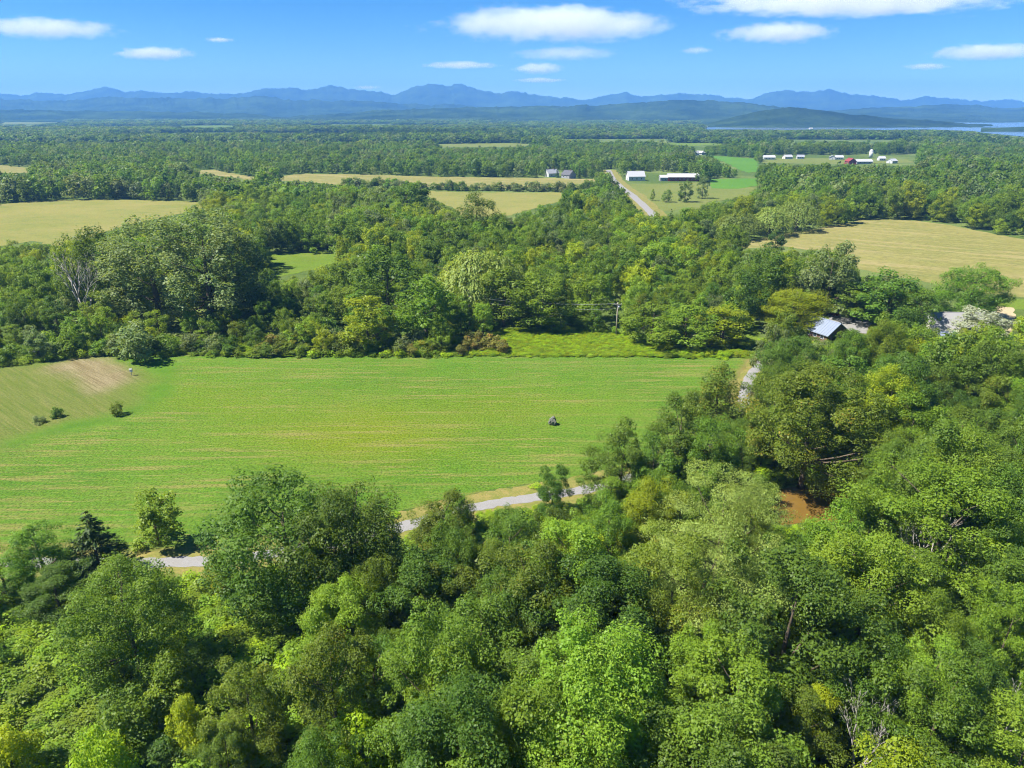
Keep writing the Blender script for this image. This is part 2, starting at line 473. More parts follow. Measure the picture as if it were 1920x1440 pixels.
def ribbon(name, line, width, z, mat, jag=0.0, seed=3, label=None, offset=0.0):
    rng = np.random.default_rng(seed)
    L = np.array(line); T = np.gradient(L, axis=0); T /= np.linalg.norm(T, axis=1)[:, None]
    N = np.c_[-T[:, 1], T[:, 0]]
    cols = 4; V = []; F = []
    for i in range(len(L)):
        j1, j2 = rng.normal(0, jag, 2)
        for c in range(cols + 1):
            f = c / cols - 0.5
            p = L[i] + N[i] * (f * width + offset + (j1 if c == 0 else j2 if c == cols else 0))
            V.append((p[0], p[1], z + (0.05 * (1 - (2 * f) ** 2) if mat == 'gravel' else 0)))
    for i in range(len(L) - 1):
        for c in range(cols):
            a = i * (cols + 1) + c
            F.append((a, a + cols + 1, a + cols + 2, a + 1)[::-1])
    o = link(bpy.data.objects.new(name, np_mesh(name, V, F, mat)))
    tag(o, label, None, None, 'structure')
    return o

# ------------------------------------------------------------------ the setting: ground, fields, drive, road, water, mountains
FAR = 11500.0
g = MB(); gx = [-FAR, -3000, -800, -200, 0, 200, 800, 3000, FAR]; gy = [-400, 0, 60, 150, 300, 700, 2000, 5000, FAR]
V = [(x, y, 0.0) for y in gy for x in gx]
F = [(r * 9 + c, r * 9 + c + 1, (r + 1) * 9 + c + 1, (r + 1) * 9 + c) for r in range(8) for c in range(8)]
tag(link(bpy.data.objects.new('ground', np_mesh('ground', V, F, 'ground_rough'))), kind='structure')

PX_FIELD = [(-260, 1036), (0, 1036), (330, 1034), (430, 1025), (560, 1006), (700, 972), (760, 955), (850, 932), (940, 915), (1000, 906), (1100, 890),
            (1200, 862), (1270, 832), (1330, 792), (1366, 750), (1382, 712), (1404, 676), (1404, 668), (1300, 669), (1230, 668), (960, 666), (700, 667), (460, 666),
            (330, 665), (230, 664), (150, 666), (70, 677), (0, 688), (-260, 718)]
DRIVE_PX = [(-300, 1060), (0, 1056), (200, 1056), (340, 1054), (440, 1048), (560, 1030), (660, 1012), (742, 991), (850, 960), (940, 942), (1000, 933), (1090, 920),
            (1170, 900), (1240, 874), (1310, 838), (1362, 800), (1391, 765), (1398, 735), (1406, 708), (1424, 684), (1452, 660), (1500, 640), (1550, 627), (1600, 614), (1630, 606)]
drive_line = smooth_line([at(*p)[:2] for p in DRIVE_PX], 8)
field_poly = ground_poly(PX_FIELD)
field_edge_px = [(0, 838), (60, 815), (120, 797), (200, 785), (255, 765), (300, 735), (318, 706), (322, 690), (290, 680), (235, 668)]
mown_poly = ground_poly([(-260, 900)] + [(0, 838), (60, 815), (120, 797), (190, 780), (235, 758), (268, 732), (280, 705), (255, 682), (215, 668), (150, 664), (-260, 720)])
tilled_poly = ground_poly([(95, 690), (150, 670), (185, 671), (215, 685), (248, 702), (236, 716), (204, 726), (178, 736), (150, 718)])
lush_line = [tuple(at(*p)[:2]) for p in [(-200, 900), (0, 842), (60, 820), (120, 803), (200, 788), (258, 768), (300, 740), (318, 706), (300, 684), (240, 668)]]
def soft(poly, w, ns, seed):
    edge = poly + [poly[0]]
    def fn(x, y):
        d = seg_dist(x, y, edge) * np.where(in_poly(x, y, poly), 1, -1) + (fbm(x, y, ns, seed) - 0.5) * w * 2.2
        return np.clip(d / w * 0.5 + 0.5, 0, 1)
    return fn
def lush_fn(x, y):
    d = seg_dist(x, y, lush_line) + (fbm(x, y, 0.15, 8) - 0.5) * 5
    return np.clip(1 - d / 4.0, 0, 1) * 0.8
def warm_fn(x, y):
    px, py = proj(x, y, 0)
    a = np.exp(-(((px - 640) / 260) ** 2 + ((py - 815) / 55) ** 2)) + 0.5 * np.exp(-(((px - 400) / 180) ** 2 + ((py - 745) / 30) ** 2)) + 0.45 * np.exp(-(((px - 980) / 200) ** 2 + ((py - 760) / 30) ** 2))
    return np.clip(a * (0.5 + fbm(x, y, 0.05, 21)), 0, 1)
def verge_fn(x, y):
    d = seg_dist(x, y, drive_line) + (fbm(x, y, 0.3, 4) - 0.5) * 1.2
    return np.clip(1 - (d - 3.2) / 0.8, 0, 1)
sheet('hay_field', field_poly, 0.02, 'hay_green', 1.6, {'mown': soft(mown_poly, 5.5, 0.12, 5), 'tilled': soft(tilled_poly, 2.6, 0.25, 6), 'lush': lush_fn, 'warm': warm_fn, 'verge': verge_fn}, jag=0.25)
ribbon('verge', drive_line, 8.0, 0.012, 'verge_grass', 0.4)
ribbon('driveway', drive_line, 2.3, 0.03, 'gravel', 0.16)

FIELDS = {   # visible patches, photo pixels -> (material, polygon)
 'gold_meadow': ('hay_gold_green', [(-60, 386), (0, 383), (100, 375), (200, 374), (360, 378), (400, 384), (330, 402), (230, 425), (150, 450), (110, 462), (60, 452), (-60, 470)]),
 'gold_strip': ('hay_gold', [(-80, 312), (0, 309), (55, 316), (70, 324), (0, 326), (-80, 326)]),
 'hay_meadow': ('hay_gold', [(330, 321), (400, 318), (420, 323), (500, 335), (560, 326), (620, 326), (800, 331), (1000, 334), (1118, 336), (1118, 350), (1040, 355), (900, 352), (760, 350), (640, 348), (560, 340), (480, 338)]),
 'hay_meadow_low': ('hay_gold_green', [(795, 358), (900, 361), (1060, 361), (1050, 378), (1020, 385), (960, 404), (870, 408), (850, 390), (805, 372)]),
 'slope_meadow': ('hay_gold', [(1372, 458), (1450, 442), (1560, 424), (1625, 410), (1720, 414), (1790, 424), (1860, 438), (1990, 462), (1990, 560), (1880, 556), (1700, 522), (1610, 505), (1590, 480), (1470, 462), (1400, 466)]),
 'side_meadow': ('meadow_green', [(1870, 558), (2000, 563), (2000, 585), (1880, 580), (1862, 568)]),
 'clearing': ('meadow_green', [(490, 474), (570, 472), (690, 474), (650, 480), (620, 496), (560, 512), (520, 520), (505, 500)]),
 'farm_pasture': ('pasture', [(1170, 346), (1310, 342), (1420, 352), (1400, 372), (1330, 378), (1310, 392), (1240, 396), (1205, 368)]),
 'farm_crop': ('crop_green', [(1330, 336), (1424, 334), (1424, 347), (1385, 354), (1332, 353)]),
 'far_crop': ('crop_green', [(1322, 291), (1420, 298), (1422, 322), (1400, 325), (1360, 305)]),
 'town_meadow': ('pasture', [(1430, 297), (1560, 297), (1700, 299), (1720, 305), (1560, 308), (1430, 306)]),
 'plain_meadow_a': ('pasture', [(0, 226), (95, 225), (130, 228), (70, 232), (0, 233)]),
 'plain_meadow_b': ('pasture', [(820, 270), (960, 268), (1010, 271), (960, 276), (830, 276)]),
 'plain_meadow_c': ('meadow_green', [(300, 236), (420, 235), (470, 237), (380, 239)]),
 'plain_meadow_d': ('meadow_green', [(1230, 268), (1330, 268), (1380, 271), (1290, 274)]),
 'edge_meadow': ('meadow_green', [(840, 668), (960, 622), (1080, 618), (1160, 630), (1230, 652), (1240, 668), (1000, 667)]),
 'yard_meadow': ('meadow_green', [(1385, 672), (1400, 610), (1425, 606), (1425, 640), (1420, 672)]),
}
zf = 0.016
for k, (nm, (mt, px)) in enumerate(FIELDS.items()):
    name = nm.rstrip('abcd').rstrip('_') if nm.startswith('plain') else nm
    far = min(at(*p)[1] for p in px)
    sheet(name, ground_poly(px), zf + far * 1e-4, mt, max(3.0, far / 80), jag=far / 400, seed=k)

# gravel yard and dirt track by the houses
yard_px = [(1550, 588), (1580, 596), (1632, 600), (1625, 626), (1605, 624), (1580, 612), (1555, 600)]
sheet('gravel_yard', ground_poly(yard_px), 0.042, 'gravel', 2.0, jag=0.2)
sheet('dirt_track', ground_poly([(1862, 574), (1900, 577), (1905, 600), (1900, 628), (1880, 626), (1868, 600)]), 0.046, 'dirt', 2.0, jag=0.3)
ROAD_PX = [(1250, 440), (1232, 414), (1218, 396), (1186, 367), (1164, 350), (1148, 334), (1141, 319)]
road_line = smooth_line([at(*p)[:2] for p in ROAD_PX], 6)
ribbon('road_verge', road_line, 16.0, 0.07, 'verge_grass', 0.6)
o = ribbon('country_road', road_line, 5.2, 0.10, 'gravel', 0.15)
# brown pond hidden in the near wood
sheet('pond', ground_poly([(1430, 975), (1440, 930), (1480, 914), (1545, 915), (1600, 925), (1612, 955), (1590, 985), (1540, 978), (1470, 985)]), 0.03, 'pond_water', 1.5, jag=0.25)
# lake below the far hills
lake_px = [(1316, 243), (1322, 236), (1400, 231), (1700, 228), (2080, 226), (2080, 268), (1925, 257), (1850, 250), (1820, 246), (1740, 243), (1640, 244), (1590, 242), (1480, 244), (1400, 243)]
sheet('lake', ground_poly(lake_px), 0.6, 'lake_water', 60)

def mountain(name, prof_px, d_base, d_ridge, d_back, mat='mountain_forest', nx=220, ny=40, rough=0.55, seed=1, crest=2.0, jag=3.0):
    px = np.array([p[0] for p in prof_px], float); py = np.array([p[1] for p in prof_px], float)
    cx = np.linspace(px[0], px[-1], nx)
    u = (cx - 960.0) / FOC
    cyy = np.interp(cx, px, py)
    env = np.clip(np.minimum(cx - px[0], px[-1] - cx) / 60.0, 0, 1)
    cyy = cyy - env * jag * ((fbm(cx, cx * 0, 0.035, seed + 50, 4) - 0.5) * 2.0 + (fbm(cx, cx * 0, 0.16, seed + 60, 3) - 0.5) * 0.8)
    v = (720.0 - cyy) / FOC
    slope = (-SP + v * CP) / (CP + v * SP)                      # tan of elevation
    U = u / (CP + v * SP)
    top = np.maximum(CAM_H + slope * d_ridge, 0)
    s = np.r_[np.linspace(0, 1, ny // 2 + 8), 1 + np.linspace(0, 1, ny // 2 - 8)[1:]]
    X, Y, Z = [], [], []
    for t in s:
        d = d_base + (d_ridge - d_base) * t if t <= 1 else d_ridge + (d_back - d_ridge) * (t - 1)
        x = U * d; y = np.full(nx, d)
        tt = t if t <= 1 else 2 - t
        shape = tt ** 1.25
        rd = 1 - np.abs(2 * fbm(x, y, 4.0 / (d_ridge - d_base), seed, 4) - 1)
        z = top * shape * (1 - rough * (1 - tt) * 1.6 * rd) + crest * (fbm(x, y, 0.02, seed + 9, 3) - 0.5) * (1 if 0 < tt else 0)
        if t > 1: z = top * (0.35 + 0.65 * tt)
        if t == 0: z = np.full(nx, -0.6)
        X.append(x); Y.append(y); Z.append(z)
    V = np.c_[np.concatenate(X), np.concatenate(Y), np.concatenate(Z)]
    rws = len(s)
    i = np.arange(nx - 1); F = np.concatenate([np.c_[r * nx + i, r * nx + i + 1, (r + 1) * nx + i + 1, (r + 1) * nx + i] for r in range(rws - 1)])
    o = link(bpy.data.objects.new(name, np_mesh(name, V, F, mat, smooth=True)))
    return tag(o, kind='structure')
SKY = [(-160, 184), (-60, 180), (0, 178), (40, 181), (90, 178), (125, 180), (170, 172), (200, 166), (235, 173), (300, 177), (360, 176), (420, 178), (470, 176), (490, 170), (540, 170), (575, 172),
       (600, 167), (620, 165), (650, 171), (700, 174), (740, 181), (770, 170), (815, 164), (840, 168), (866, 163), (900, 172), (930, 177), (960, 172), (1000, 179), (1040, 183), (1085, 188), (1110, 184),
       (1170, 178), (1200, 182), (1240, 179), (1300, 178), (1345, 180), (1370, 185), (1400, 188), (1440, 178), (1470, 173), (1520, 176), (1555, 172), (1600, 179), (1650, 184), (1700, 188), (1740, 180),
       (1790, 186), (1840, 191), (1880, 187), (1920, 190), (2000, 186), (2100, 190)]
SKY = [(a, 190 - (190 - b) * 1.22) for a, b in SKY]
mountain('mountain_range', SKY, 7600, 9800, 11200, nx=900, ny=64, seed=3, crest=22, jag=5.0)
mountain('foothills', [(-160, 190), (0, 186), (120, 189), (220, 182), (330, 184), (480, 182), (560, 186), (640, 190), (760, 193), (850, 196), (930, 199), (1010, 203), (1100, 209), (1200, 216)], 5200, 6900, 7900, nx=480, ny=56, seed=11, crest=14, jag=5.0)
mountain('low_hills', [(480, 226), (560, 216), (700, 208), (800, 204), (900, 201), (1000, 200), (1060, 198), (1120, 197), (1180, 194), (1250, 189), (1300, 188), (1340, 190), (1400, 193), (1450, 197), (1490, 203), (1550, 210), (1620, 218), (1660, 228)], 3300, 4700, 5600, nx=420, ny=56, seed=17, crest=9, jag=3.5)
mountain('far_shore_hills', [(1440, 222), (1480, 213), (1550, 207), (1640, 203), (1720, 199), (1780, 195), (1830, 197), (1880, 203), (1920, 200), (2000, 197), (2100, 199)], 3700, 5600, 6800, nx=180, seed=23, crest=5)
mountain('promontory', [(1312, 236.5), (1330, 231), (1360, 223), (1390, 216), (1420, 209), (1450, 204), (1480, 202), (1510, 203), (1550, 208), (1600, 215), (1650, 220), (1720, 225), (1800, 230), (1845, 234), (1872, 236.5)], 2620, 3000, 3300, nx=260, seed=29, crest=4, jag=2.0)
mountain('wooded_point', [(1840, 240), (1870, 239), (1900, 238), (1960, 236), (2080, 234)], 2080, 2200, 2320, nx=60, seed=31, crest=3, jag=0.6)
mountain('plain_ridge', [(-160, 205), (0, 205), (100, 206), (240, 208), (380, 211), (480, 214), (560, 224)], 3900, 4700, 5150, nx=140, seed=37, crest=5)

# ------------------------------------------------------------------ foliage meshes
def leaf_quads(P, N, size, rng, aspect=0.62, tang=None):
    n = len(P)
    N = N / np.maximum(np.linalg.norm(N, axis=1), 1e-6)[:, None]
    t = rng.normal(size=(n, 3)) if tang is None else tang + rng.normal(size=(n, 3)) * 0.25
    t -= (t * N).sum(1)[:, None] * N; t /= np.maximum(np.linalg.norm(t, axis=1), 1e-6)[:, None]
    b = np.cross(N, t)
    s = (size * rng.uniform(0.45, 1.55, n))[:, None]
    fold = N * s * 0.12
    V = np.stack([P + t * s * 0.55, P + b * s * aspect * 0.5 + fold, P - t * s * 0.5, P - b * s * aspect * 0.5 + fold], 1).reshape(-1, 3)
    F = np.arange(4 * n).reshape(n, 4)
    return V, F
PROFILE = {
 'round': lambda t: np.sqrt(np.clip(1 - ((t - 0.42) / 0.60) ** 2, 0.02, 1)),
 'oval': lambda t: np.sqrt(np.clip(1 - ((t - 0.38) / 0.66) ** 2, 0.02, 1)) * (1 - 0.18 * t),
 'broad': lambda t: np.sqrt(np.clip(1 - ((t - 0.35) / 0.68) ** 2, 0.02, 1)),
 'tall': lambda t: np.clip(np.sin(math.pi * np.clip(t * 0.92 + 0.08, 0, 1)) ** 0.55, 0.12, 1),
 'bush': lambda t: np.sqrt(np.clip(1 - ((t - 0.25) / 0.78) ** 2, 0.02, 1)),
 'cone': lambda t: np.clip(1.0 - t, 0.03, 1) ** 0.75,
 'layered': lambda t: np.sqrt(np.clip(1 - ((t - 0.30) / 0.74) ** 2, 0.02, 1)),
}
def make_crown(name, shape, seed, Rr, z0, z1, nl, lr, ncount, ls, flat=0.75, inner=0.35, aspect=0.62, drop=-0.35, stretch=0.45, upn=0.55, masses=0):
    """lobed crown: nl branch-end clumps in the envelope, ncount leaves in all. returns mesh, lobe centres"""
    rng = np.random.default_rng(seed)
    prof = PROFILE[shape]
    ph = rng.uniform(0, 6.28, 4)
    t = (np.arange(nl) + rng.uniform(0.1, 0.9, nl)) / nl
    area = prof(np.linspace(0, 1, 200)) ** 1.35 + 0.06; cdf = np.cumsum(area) / area.sum()
    t = np.interp(t, cdf, np.linspace(0, 1, 200))
    ang = np.arange(nl) * 2.39996 + rng.uniform(-0.6, 0.6, nl)
    uneven = 1 + 0.18 * np.sin(2 * ang + ph[0] + 3 * t) + 0.13 * np.sin(3 * ang + ph[1] - 4 * t) + rng.normal(0, 0.12, nl)
    rad = prof(t) * Rr * uneven * (inner + (1 - inner) * rng.uniform(0, 1, nl) ** 0.45)
    C = np.c_[rad * np.cos(ang), rad * np.sin(ang), z0 + (z1 - z0) * t + rng.normal(0, 0.03, nl) * (z1 - z0)]
    r = lr * rng.uniform(0.5, 1.6, nl)
    if masses:
        nm = max(6, nl // masses)
        who = rng.permutation(nl)[:nm]
        M = C[who]
        own = rng.integers(0, nm, nl); own[:nm] = np.arange(nm)
        spread = Rr * 0.24 * rng.uniform(0.6, 1.35, nm)[own]
        off = rng.normal(size=(nl, 3)); off /= np.linalg.norm(off, axis=1)[:, None]
        C2 = M[own] + off * (spread * rng.uniform(0.35, 1.1, nl))[:, None] * np.array([1, 1, 0.7])
        C = np.where((rng.uniform(0, 1, nl) < 0.5)[:, None], C2, C)
        r *= 1.12
        massT = rng.uniform(0, 1, nm)
    cnt = np.maximum(6, (ncount * r ** 2 / (r ** 2).sum()).astype(int))
    Ps, Ns, T, Sz = [], [], [], []
    mid = np.array([0, 0, z0 + (z1 - z0) * 0.35])
    for i in range(nl):
        n = cnt[i]
        d = rng.normal(size=(int(n * 1.7) + 8, 3)); d /= np.linalg.norm(d, axis=1)[:, None]
        outw = C[i] - mid; outw = outw / (np.linalg.norm(outw) + 1e-6) + np.array([0, 0, 0.6]); outw /= np.linalg.norm(outw)
        d = d[(d @ outw) > drop][:n]
        q = rng.uniform(0, 1, len(d)) ** 0.5
        bl = 1 + 0.22 * np.sin(d[:, 0] * 5 + i) * np.cos(d[:, 1] * 5 + 2 * i)
        d2 = d + outw * ((d @ outw) * stretch)[:, None]
        p = C[i] + d2 * ((0.45 + 0.6 * q) * bl * r[i])[:, None] * np.array([1, 1, flat])
        Sz.append(np.full(len(d), rng.uniform(0.72, 1.3)))
        Ps.append(p)
        Ns.append(d * 0.55 + np.array([0, 0, upn]) + rng.normal(size=d.shape) * 0.42)
        tl = rng.uniform(0, 1) if not masses else 0.5 * massT[own[i]] + 0.5 * rng.uniform(0, 1)
        T.append(np.clip(0.50 * tl + 0.52 * rng.uniform(0, 1, len(d)) - 0.01, 0, 1))
    P = np.concatenate(Ps); N = np.concatenate(Ns); T = np.concatenate(T)
    P[:, 2] = np.maximum(P[:, 2], 0.05)
    V, F = leaf_quads(P, N, ls * np.concatenate(Sz), rng, aspect)
    return np_mesh(name, V, F, 'leaf_mid', {'tone': ('FACE', T)}), C, r
def make_trunk(name, C, r, z0, z1, r0, seed, limbs=8, mat='bark', fork=0.0):
    rng = np.random.default_rng(seed)
    mb = MB()
    h = z0 + (z1 - z0) * 0.72
    lean = rng.normal(0, 0.02, 2) * h
    pts = [(lean[0] * f + 0.06 * math.sin(f * 5 + seed), lean[1] * f + 0.06 * math.cos(f * 4 + seed), h * f - 0.15 * (f == 0)) for f in (0, 0.06, 0.3, 0.6, 0.85, 1)]
    mb.tube(pts, [r0 * 1.5, r0 * 1.05, r0 * 0.85, r0 * 0.6, r0 * 0.3, r0 * 0.12], 7)
    order = rng.permutation(len(C))[:limbs]
    for i in order:
        c = C[i]
        f = min(0.92, max(0.28, (c[2] - np.hypot(c[0], c[1]) * 0.7) / h))
        s = np.array([lean[0] * f, lean[1] * f, h * f])
        m1 = s + (c - s) * 0.5 + np.array([0, 0, -0.06 * h * 0.3])
        mb.tube([s, m1, c], [r0 * 0.42 * (1.1 - f), r0 * 0.26 * (1.1 - f) + 0.02, 0.025], 5)
    return mb.mesh(name, mat, smooth=True)
def make_willow(name, seed, Rr, h, n, ls):
    rng = np.random.default_rng(seed)
    ns = n // 22
    Ps, Ts, Tn = [], [], []
    ph = rng.uniform(0, 6.28, 3)
    for i in range(ns):
        a = rng.uniform(0, 6.283); q = rng.uniform(0.05, 1) ** 0.6
        lump = 1 + 0.16 * math.sin(3 * a + ph[0]) + 0.1 * math.sin(5 * a + ph[1])
        x0 = math.cos(a) * q * Rr * lump; y0 = math.sin(a) * q * Rr * lump
        zt = h * (0.98 - 0.45 * q ** 2.2) * (1 + rng.normal(0, 0.05))
        Ln = h * rng.uniform(0.2, 0.5)
        s = np.linspace(0, 1, 22)
        p = np.c_[x0 * (1 + 0.12 * np.sqrt(s)), y0 * (1 + 0.12 * np.sqrt(s)), zt + 0.05 * h * np.sin(s * 2.5) - Ln * s ** 1.2] + rng.normal(0, 0.12, (22, 3))
        Ps.append(p); Ts.append(np.tile([x0 * 0.12, y0 * 0.12, -1.0], (22, 1))); Tn.append(np.clip(rng.uniform(0, 0.7) + rng.uniform(0, 0.3, 22), 0, 1))
    P = np.concatenate(Ps); T = np.concatenate(Ts); Tn = np.concatenate(Tn)
    P[:, 2] = np.maximum(P[:, 2], 0.1)
    N = np.c_[P[:, :2] / Rr, np.full(len(P), 0.55)] + rng.normal(size=P.shape) * 0.4
    V, F = leaf_quads(P, N, ls, rng, 0.42, T)
    C = np.c_[rng.normal(0, Rr * 0.35, 8), rng.normal(0, Rr * 0.35, 8), rng.uniform(0.6, 0.85, 8) * h]
    return np_mesh(name, V, F, 'leaf_pale', {'tone': ('FACE', Tn)}), C, np.ones(8)
def make_conifer(name, seed, Rr, h, whorls, ls, dens=1.0, z0=0.06):
    rng = np.random.default_rng(seed)
    Ps, Ns, Ts, Tn = [], [], [], []
    for w_ in range(whorls):
        f = (w_ + rng.uniform(-.3, .3)) / whorls
        z = h * (z0 + (0.97 - z0) * max(0, f))
        L = Rr * (1 - f) ** 0.85 + 0.12 * Rr * (1 - f) + 0.12
        nb = int(5 + 5 * (1 - f))
        for b in range(nb):
            a = rng.uniform(0, 6.283); Lb = L * rng.uniform(0.7, 1.12)
            k = max(5, int(Lb / (ls * 0.55) * dens * 2.4))
            s = rng.uniform(0.08, 1, k) ** 0.8
            side = rng.normal(0, 1, k) * 0.16 * Lb * (1.15 - s)
            x = np.cos(a) * Lb * s - np.sin(a) * side; y = np.sin(a) * Lb * s + np.cos(a) * side
            zz = z - 0.22 * Lb * s + 0.12 * Lb * s ** 2 + rng.normal(0, 0.04 * Lb + 0.03, k)
            Ps.append(np.c_[x, y, zz]); Ns.append(np.c_[np.cos(a) * 0.35 + rng.normal(0, .3, k), np.sin(a) * 0.35 + rng.normal(0, .3, k), np.full(k, 0.85)])
            Ts.append(np.tile([math.cos(a), math.sin(a), -0.2], (k, 1))); Tn.append(np.clip(rng.uniform(0, .7) + rng.uniform(0, .3, k), 0, 1))
    P = np.concatenate(Ps); P[:, 2] = np.maximum(P[:, 2], 0.05)
    V, F = leaf_quads(P, np.concatenate(Ns), ls, rng, 0.4, np.concatenate(Ts))
    return np_mesh(name, V, F, 'leaf_needle', {'tone': ('FACE', np.concatenate(Tn))})
def make_dead(name, seed, h, spread, depth=4):
    rng = random.Random(seed); mb = MB()
    def grow(p, d, L, r, k):
        q = p + d * L * 0.5 + Vector((rng.uniform(-1, 1), rng.uniform(-1, 1), rng.uniform(-.3, .6))) * L * 0.06
        e = q + (d + Vector((rng.uniform(-1, 1), rng.uniform(-1, 1), rng.uniform(-.2, .8))) * 0.18).normalized() * L * 0.5
        mb.tube([p, q, e], [r, r * 0.8, r * 0.55 if k else 0.012], 5)
        if k:
            for _ in range(rng.choice((2, 3, 3))):
                nd = (d + Vector((rng.uniform(-1, 1), rng.uniform(-1, 1), rng.uniform(-.25, .7))) * spread).normalized()
                grow(p.lerp(e, rng.uniform(0.6, 1)) if rng.random() < .4 else e, nd, L * rng.uniform(0.55, 0.8), r * 0.55, k - 1)
    mb.tube([(0, 0, -0.1), (0.02, 0, h * 0.12)], [h * 0.02 + 0.02, h * 0.018], 6)
    for k in range(4):
        a = k * 1.6 + rng.uniform(-.4, .4)
        grow(Vector((0, 0, h * 0.1)), Vector((math.cos(a) * 0.28, math.sin(a) * 0.28, 1)).normalized(), h * rng.uniform(0.30, 0.40), h * 0.012 + 0.015, depth)
    return mb.mesh(name, 'dead_wood', smooth=True)

# canonical trees are 10 m tall; each variant: (crown mesh, trunk mesh)
VAR = {}
def variants(key, shape, n, seed, Rr, z0, z1, nl, lr, count, ls, limbs=8, r0=0.2, **kw):
    out_ = []
    for i in range(n):
        s = seed + 13 * i; rng = np.random.default_rng(s)
        me, C, r = make_crown(f'{key}_crown', shape, s, Rr * rng.uniform(0.93, 1.07), z0, z1, int(nl * rng.uniform(.92, 1.1)), lr, count, ls, **kw)
        tr = make_trunk(f'{key}_trunk', C, r, z0, z1, r0, s, limbs) if limbs else None
        out_.append((me, tr))
    VAR[key] = out_
# near (fine leaves)
variants('near_round', 'round', 4, 100, 3.05, 1.6, 9.7, 150, 0.50, 46000, 0.122, 12, inner=0.4, masses=5)
variants('near_oval', 'oval', 3, 200, 2.6, 1.3, 9.7, 130, 0.48, 40000, 0.118, 12, inner=0.4, masses=5)
variants('near_broad', 'broad', 3, 300, 3.6, 1.7, 9.6, 185, 0.50, 54000, 0.122, 13, inner=0.4, masses=5)
variants('near_layered', 'layered', 1, 350, 3.6, 2.0, 9.6, 70, 0.95, 40000, 0.12, 12, flat=0.26, inner=0.25, aspect=0.35)
variants('near_bush', 'bush', 3, 380, 4.4, 0.6, 9.6, 30, 1.7, 9000, 0.42, 6, r0=0.15)
variants('near_full', 'round', 2, 160, 3.05, 1.5, 9.7, 150, 0.62, 46000, 0.122, 12, inner=0.45)
# middle distance
variants('mid_round', 'round', 4, 400, 3.1, 1.4, 9.6, 84, 0.62, 6800, 0.28, 8, inner=0.4, masses=4)
variants('mid_oval', 'oval', 3, 500, 2.6, 1.2, 9.7, 76, 0.58, 6200, 0.27, 8, inner=0.4, masses=4)
variants('mid_broad', 'broad', 3, 600, 3.6, 1.4, 9.5, 104, 0.62, 8200, 0.28, 8, inner=0.4, masses=4)
variants('mid_tall', 'tall', 3, 700, 2.9, 0.8, 9.7, 130, 0.50, 14000, 0.155, 14, inner=0.4, flat=0.95)
variants('mid_bush', 'bush', 3, 800, 4.6, 0.6, 9.6, 24, 1.8, 2400, 0.78, 5, r0=0.15)
# far
variants('far_round', 'round', 5, 900, 3.3, 1.0, 9.6, 22, 1.15, 820, 0.78, 0)
variants('far_oval', 'oval', 3, 950, 2.7, 1.0, 9.7, 20, 1.05, 700, 0.74, 0)
variants('dot_round', 'round', 5, 1000, 3.9, 0.6, 9.2, 13, 1.6, 190, 1.75, 0)
variants('weed', 'bush', 4, 1100, 5.0, 0.6, 9.0, 14, 2.5, 520, 1.15, 0, upn=1.2)
VAR['willow'] = []
for i in range(2):
    me, C, r = make_willow('willow_crown', 40 + i, 4.4, 9.6, 9000, 0.36)
    VAR['willow'].append((me, make_trunk('willow_trunk', C, r, 1.5, 9, 0.3, 40 + i, 7)))
VAR['conifer'] = []
for i in range(3):
    me = make_conifer('conifer_crown', 60 + i, 1.9, 10.0, 22, 0.34)
    VAR['conifer'].append((me, MB().tube([(0, 0, -.1), (0, 0, 5), (0, 0, 9.6)], [0.17, 0.1, 0.02], 7).mesh('conifer_trunk', 'bark', True)))
VAR['scrub_pine'] = []
for i in range(2):
    me = make_conifer('scrub_pine_crown', 70 + i, 3.3, 10.0, 20, 0.36, 1.7, 0.12)
    VAR['scrub_pine'].append((me, MB().tube([(0, 0, -.1), (0.1, 0, 5), (0, 0, 9.6)], [0.18, 0.12, 0.02], 7).mesh('scrub_pine_trunk', 'bark', True)))
VAR['cone'] = []
me, C, r = make_crown('cedar_crown', 'cone', 77, 3.0, 0.4, 9.6, 110, 0.72, 18000, 0.17, inner=0.5)
VAR['cone'].append((me, make_trunk('cedar_trunk', C, r, 0.4, 9.7, 0.2, 77, 6)))
VAR['dead'] = [(make_dead('dead_branches', 5, 10.0, 0.5, 4), None), (make_dead('dead_branches', 9, 10.0, 0.62, 4), None)]
CAN_W = {'near_round': 6.6, 'near_oval': 5.6, 'near_full': 8.0, 'near_broad': 7.6, 'near_layered': 8.4, 'near_bush': 10.5, 'mid_round': 7.0, 'mid_oval': 5.8, 'mid_broad': 8.0, 'mid_tall': 6.4, 'mid_bush': 11.0,
         'willow': 9.8, 'conifer': 4.0, 'scrub_pine': 6.4, 'cone': 6.4, 'dead': 6.0, 'far_round': 7.6, 'far_oval': 6.2}

RNG = np.random.default_rng(2024)
COUNTER = {}
TREES = []          # (root, x, y, h) of every individual
def plant(name, key, x, y, h, w, leafmat, label, category='tree', group=None, rz=None, vi=None, z=0.0):
    vs_ = VAR[key]
    i = COUNTER.get(key, 0); COUNTER[key] = i + 1
    me, tr = vs_[(i if vi is None else vi) % len(vs_)]
    s = h / 10.0; sw = w / CAN_W[key]
    root = empty(name, (x, y, z), RNG.uniform(0, 6.283) if rz is None else rz, (sw, sw, s))
    tag(root, label, category, group)
    if key == 'dead':
        link(bpy.data.objects.new('branches', me), root)
    else:
        if tr is not None: link(bpy.data.objects.new('trunk', tr), root)
        c = link(bpy.data.objects.new('crown', me), root)
        c.material_slots[0].link = 'OBJECT'; c.material_slots[0].material = MAT[leafmat]
    TREES.append((root, x, y, h, w))
    return root

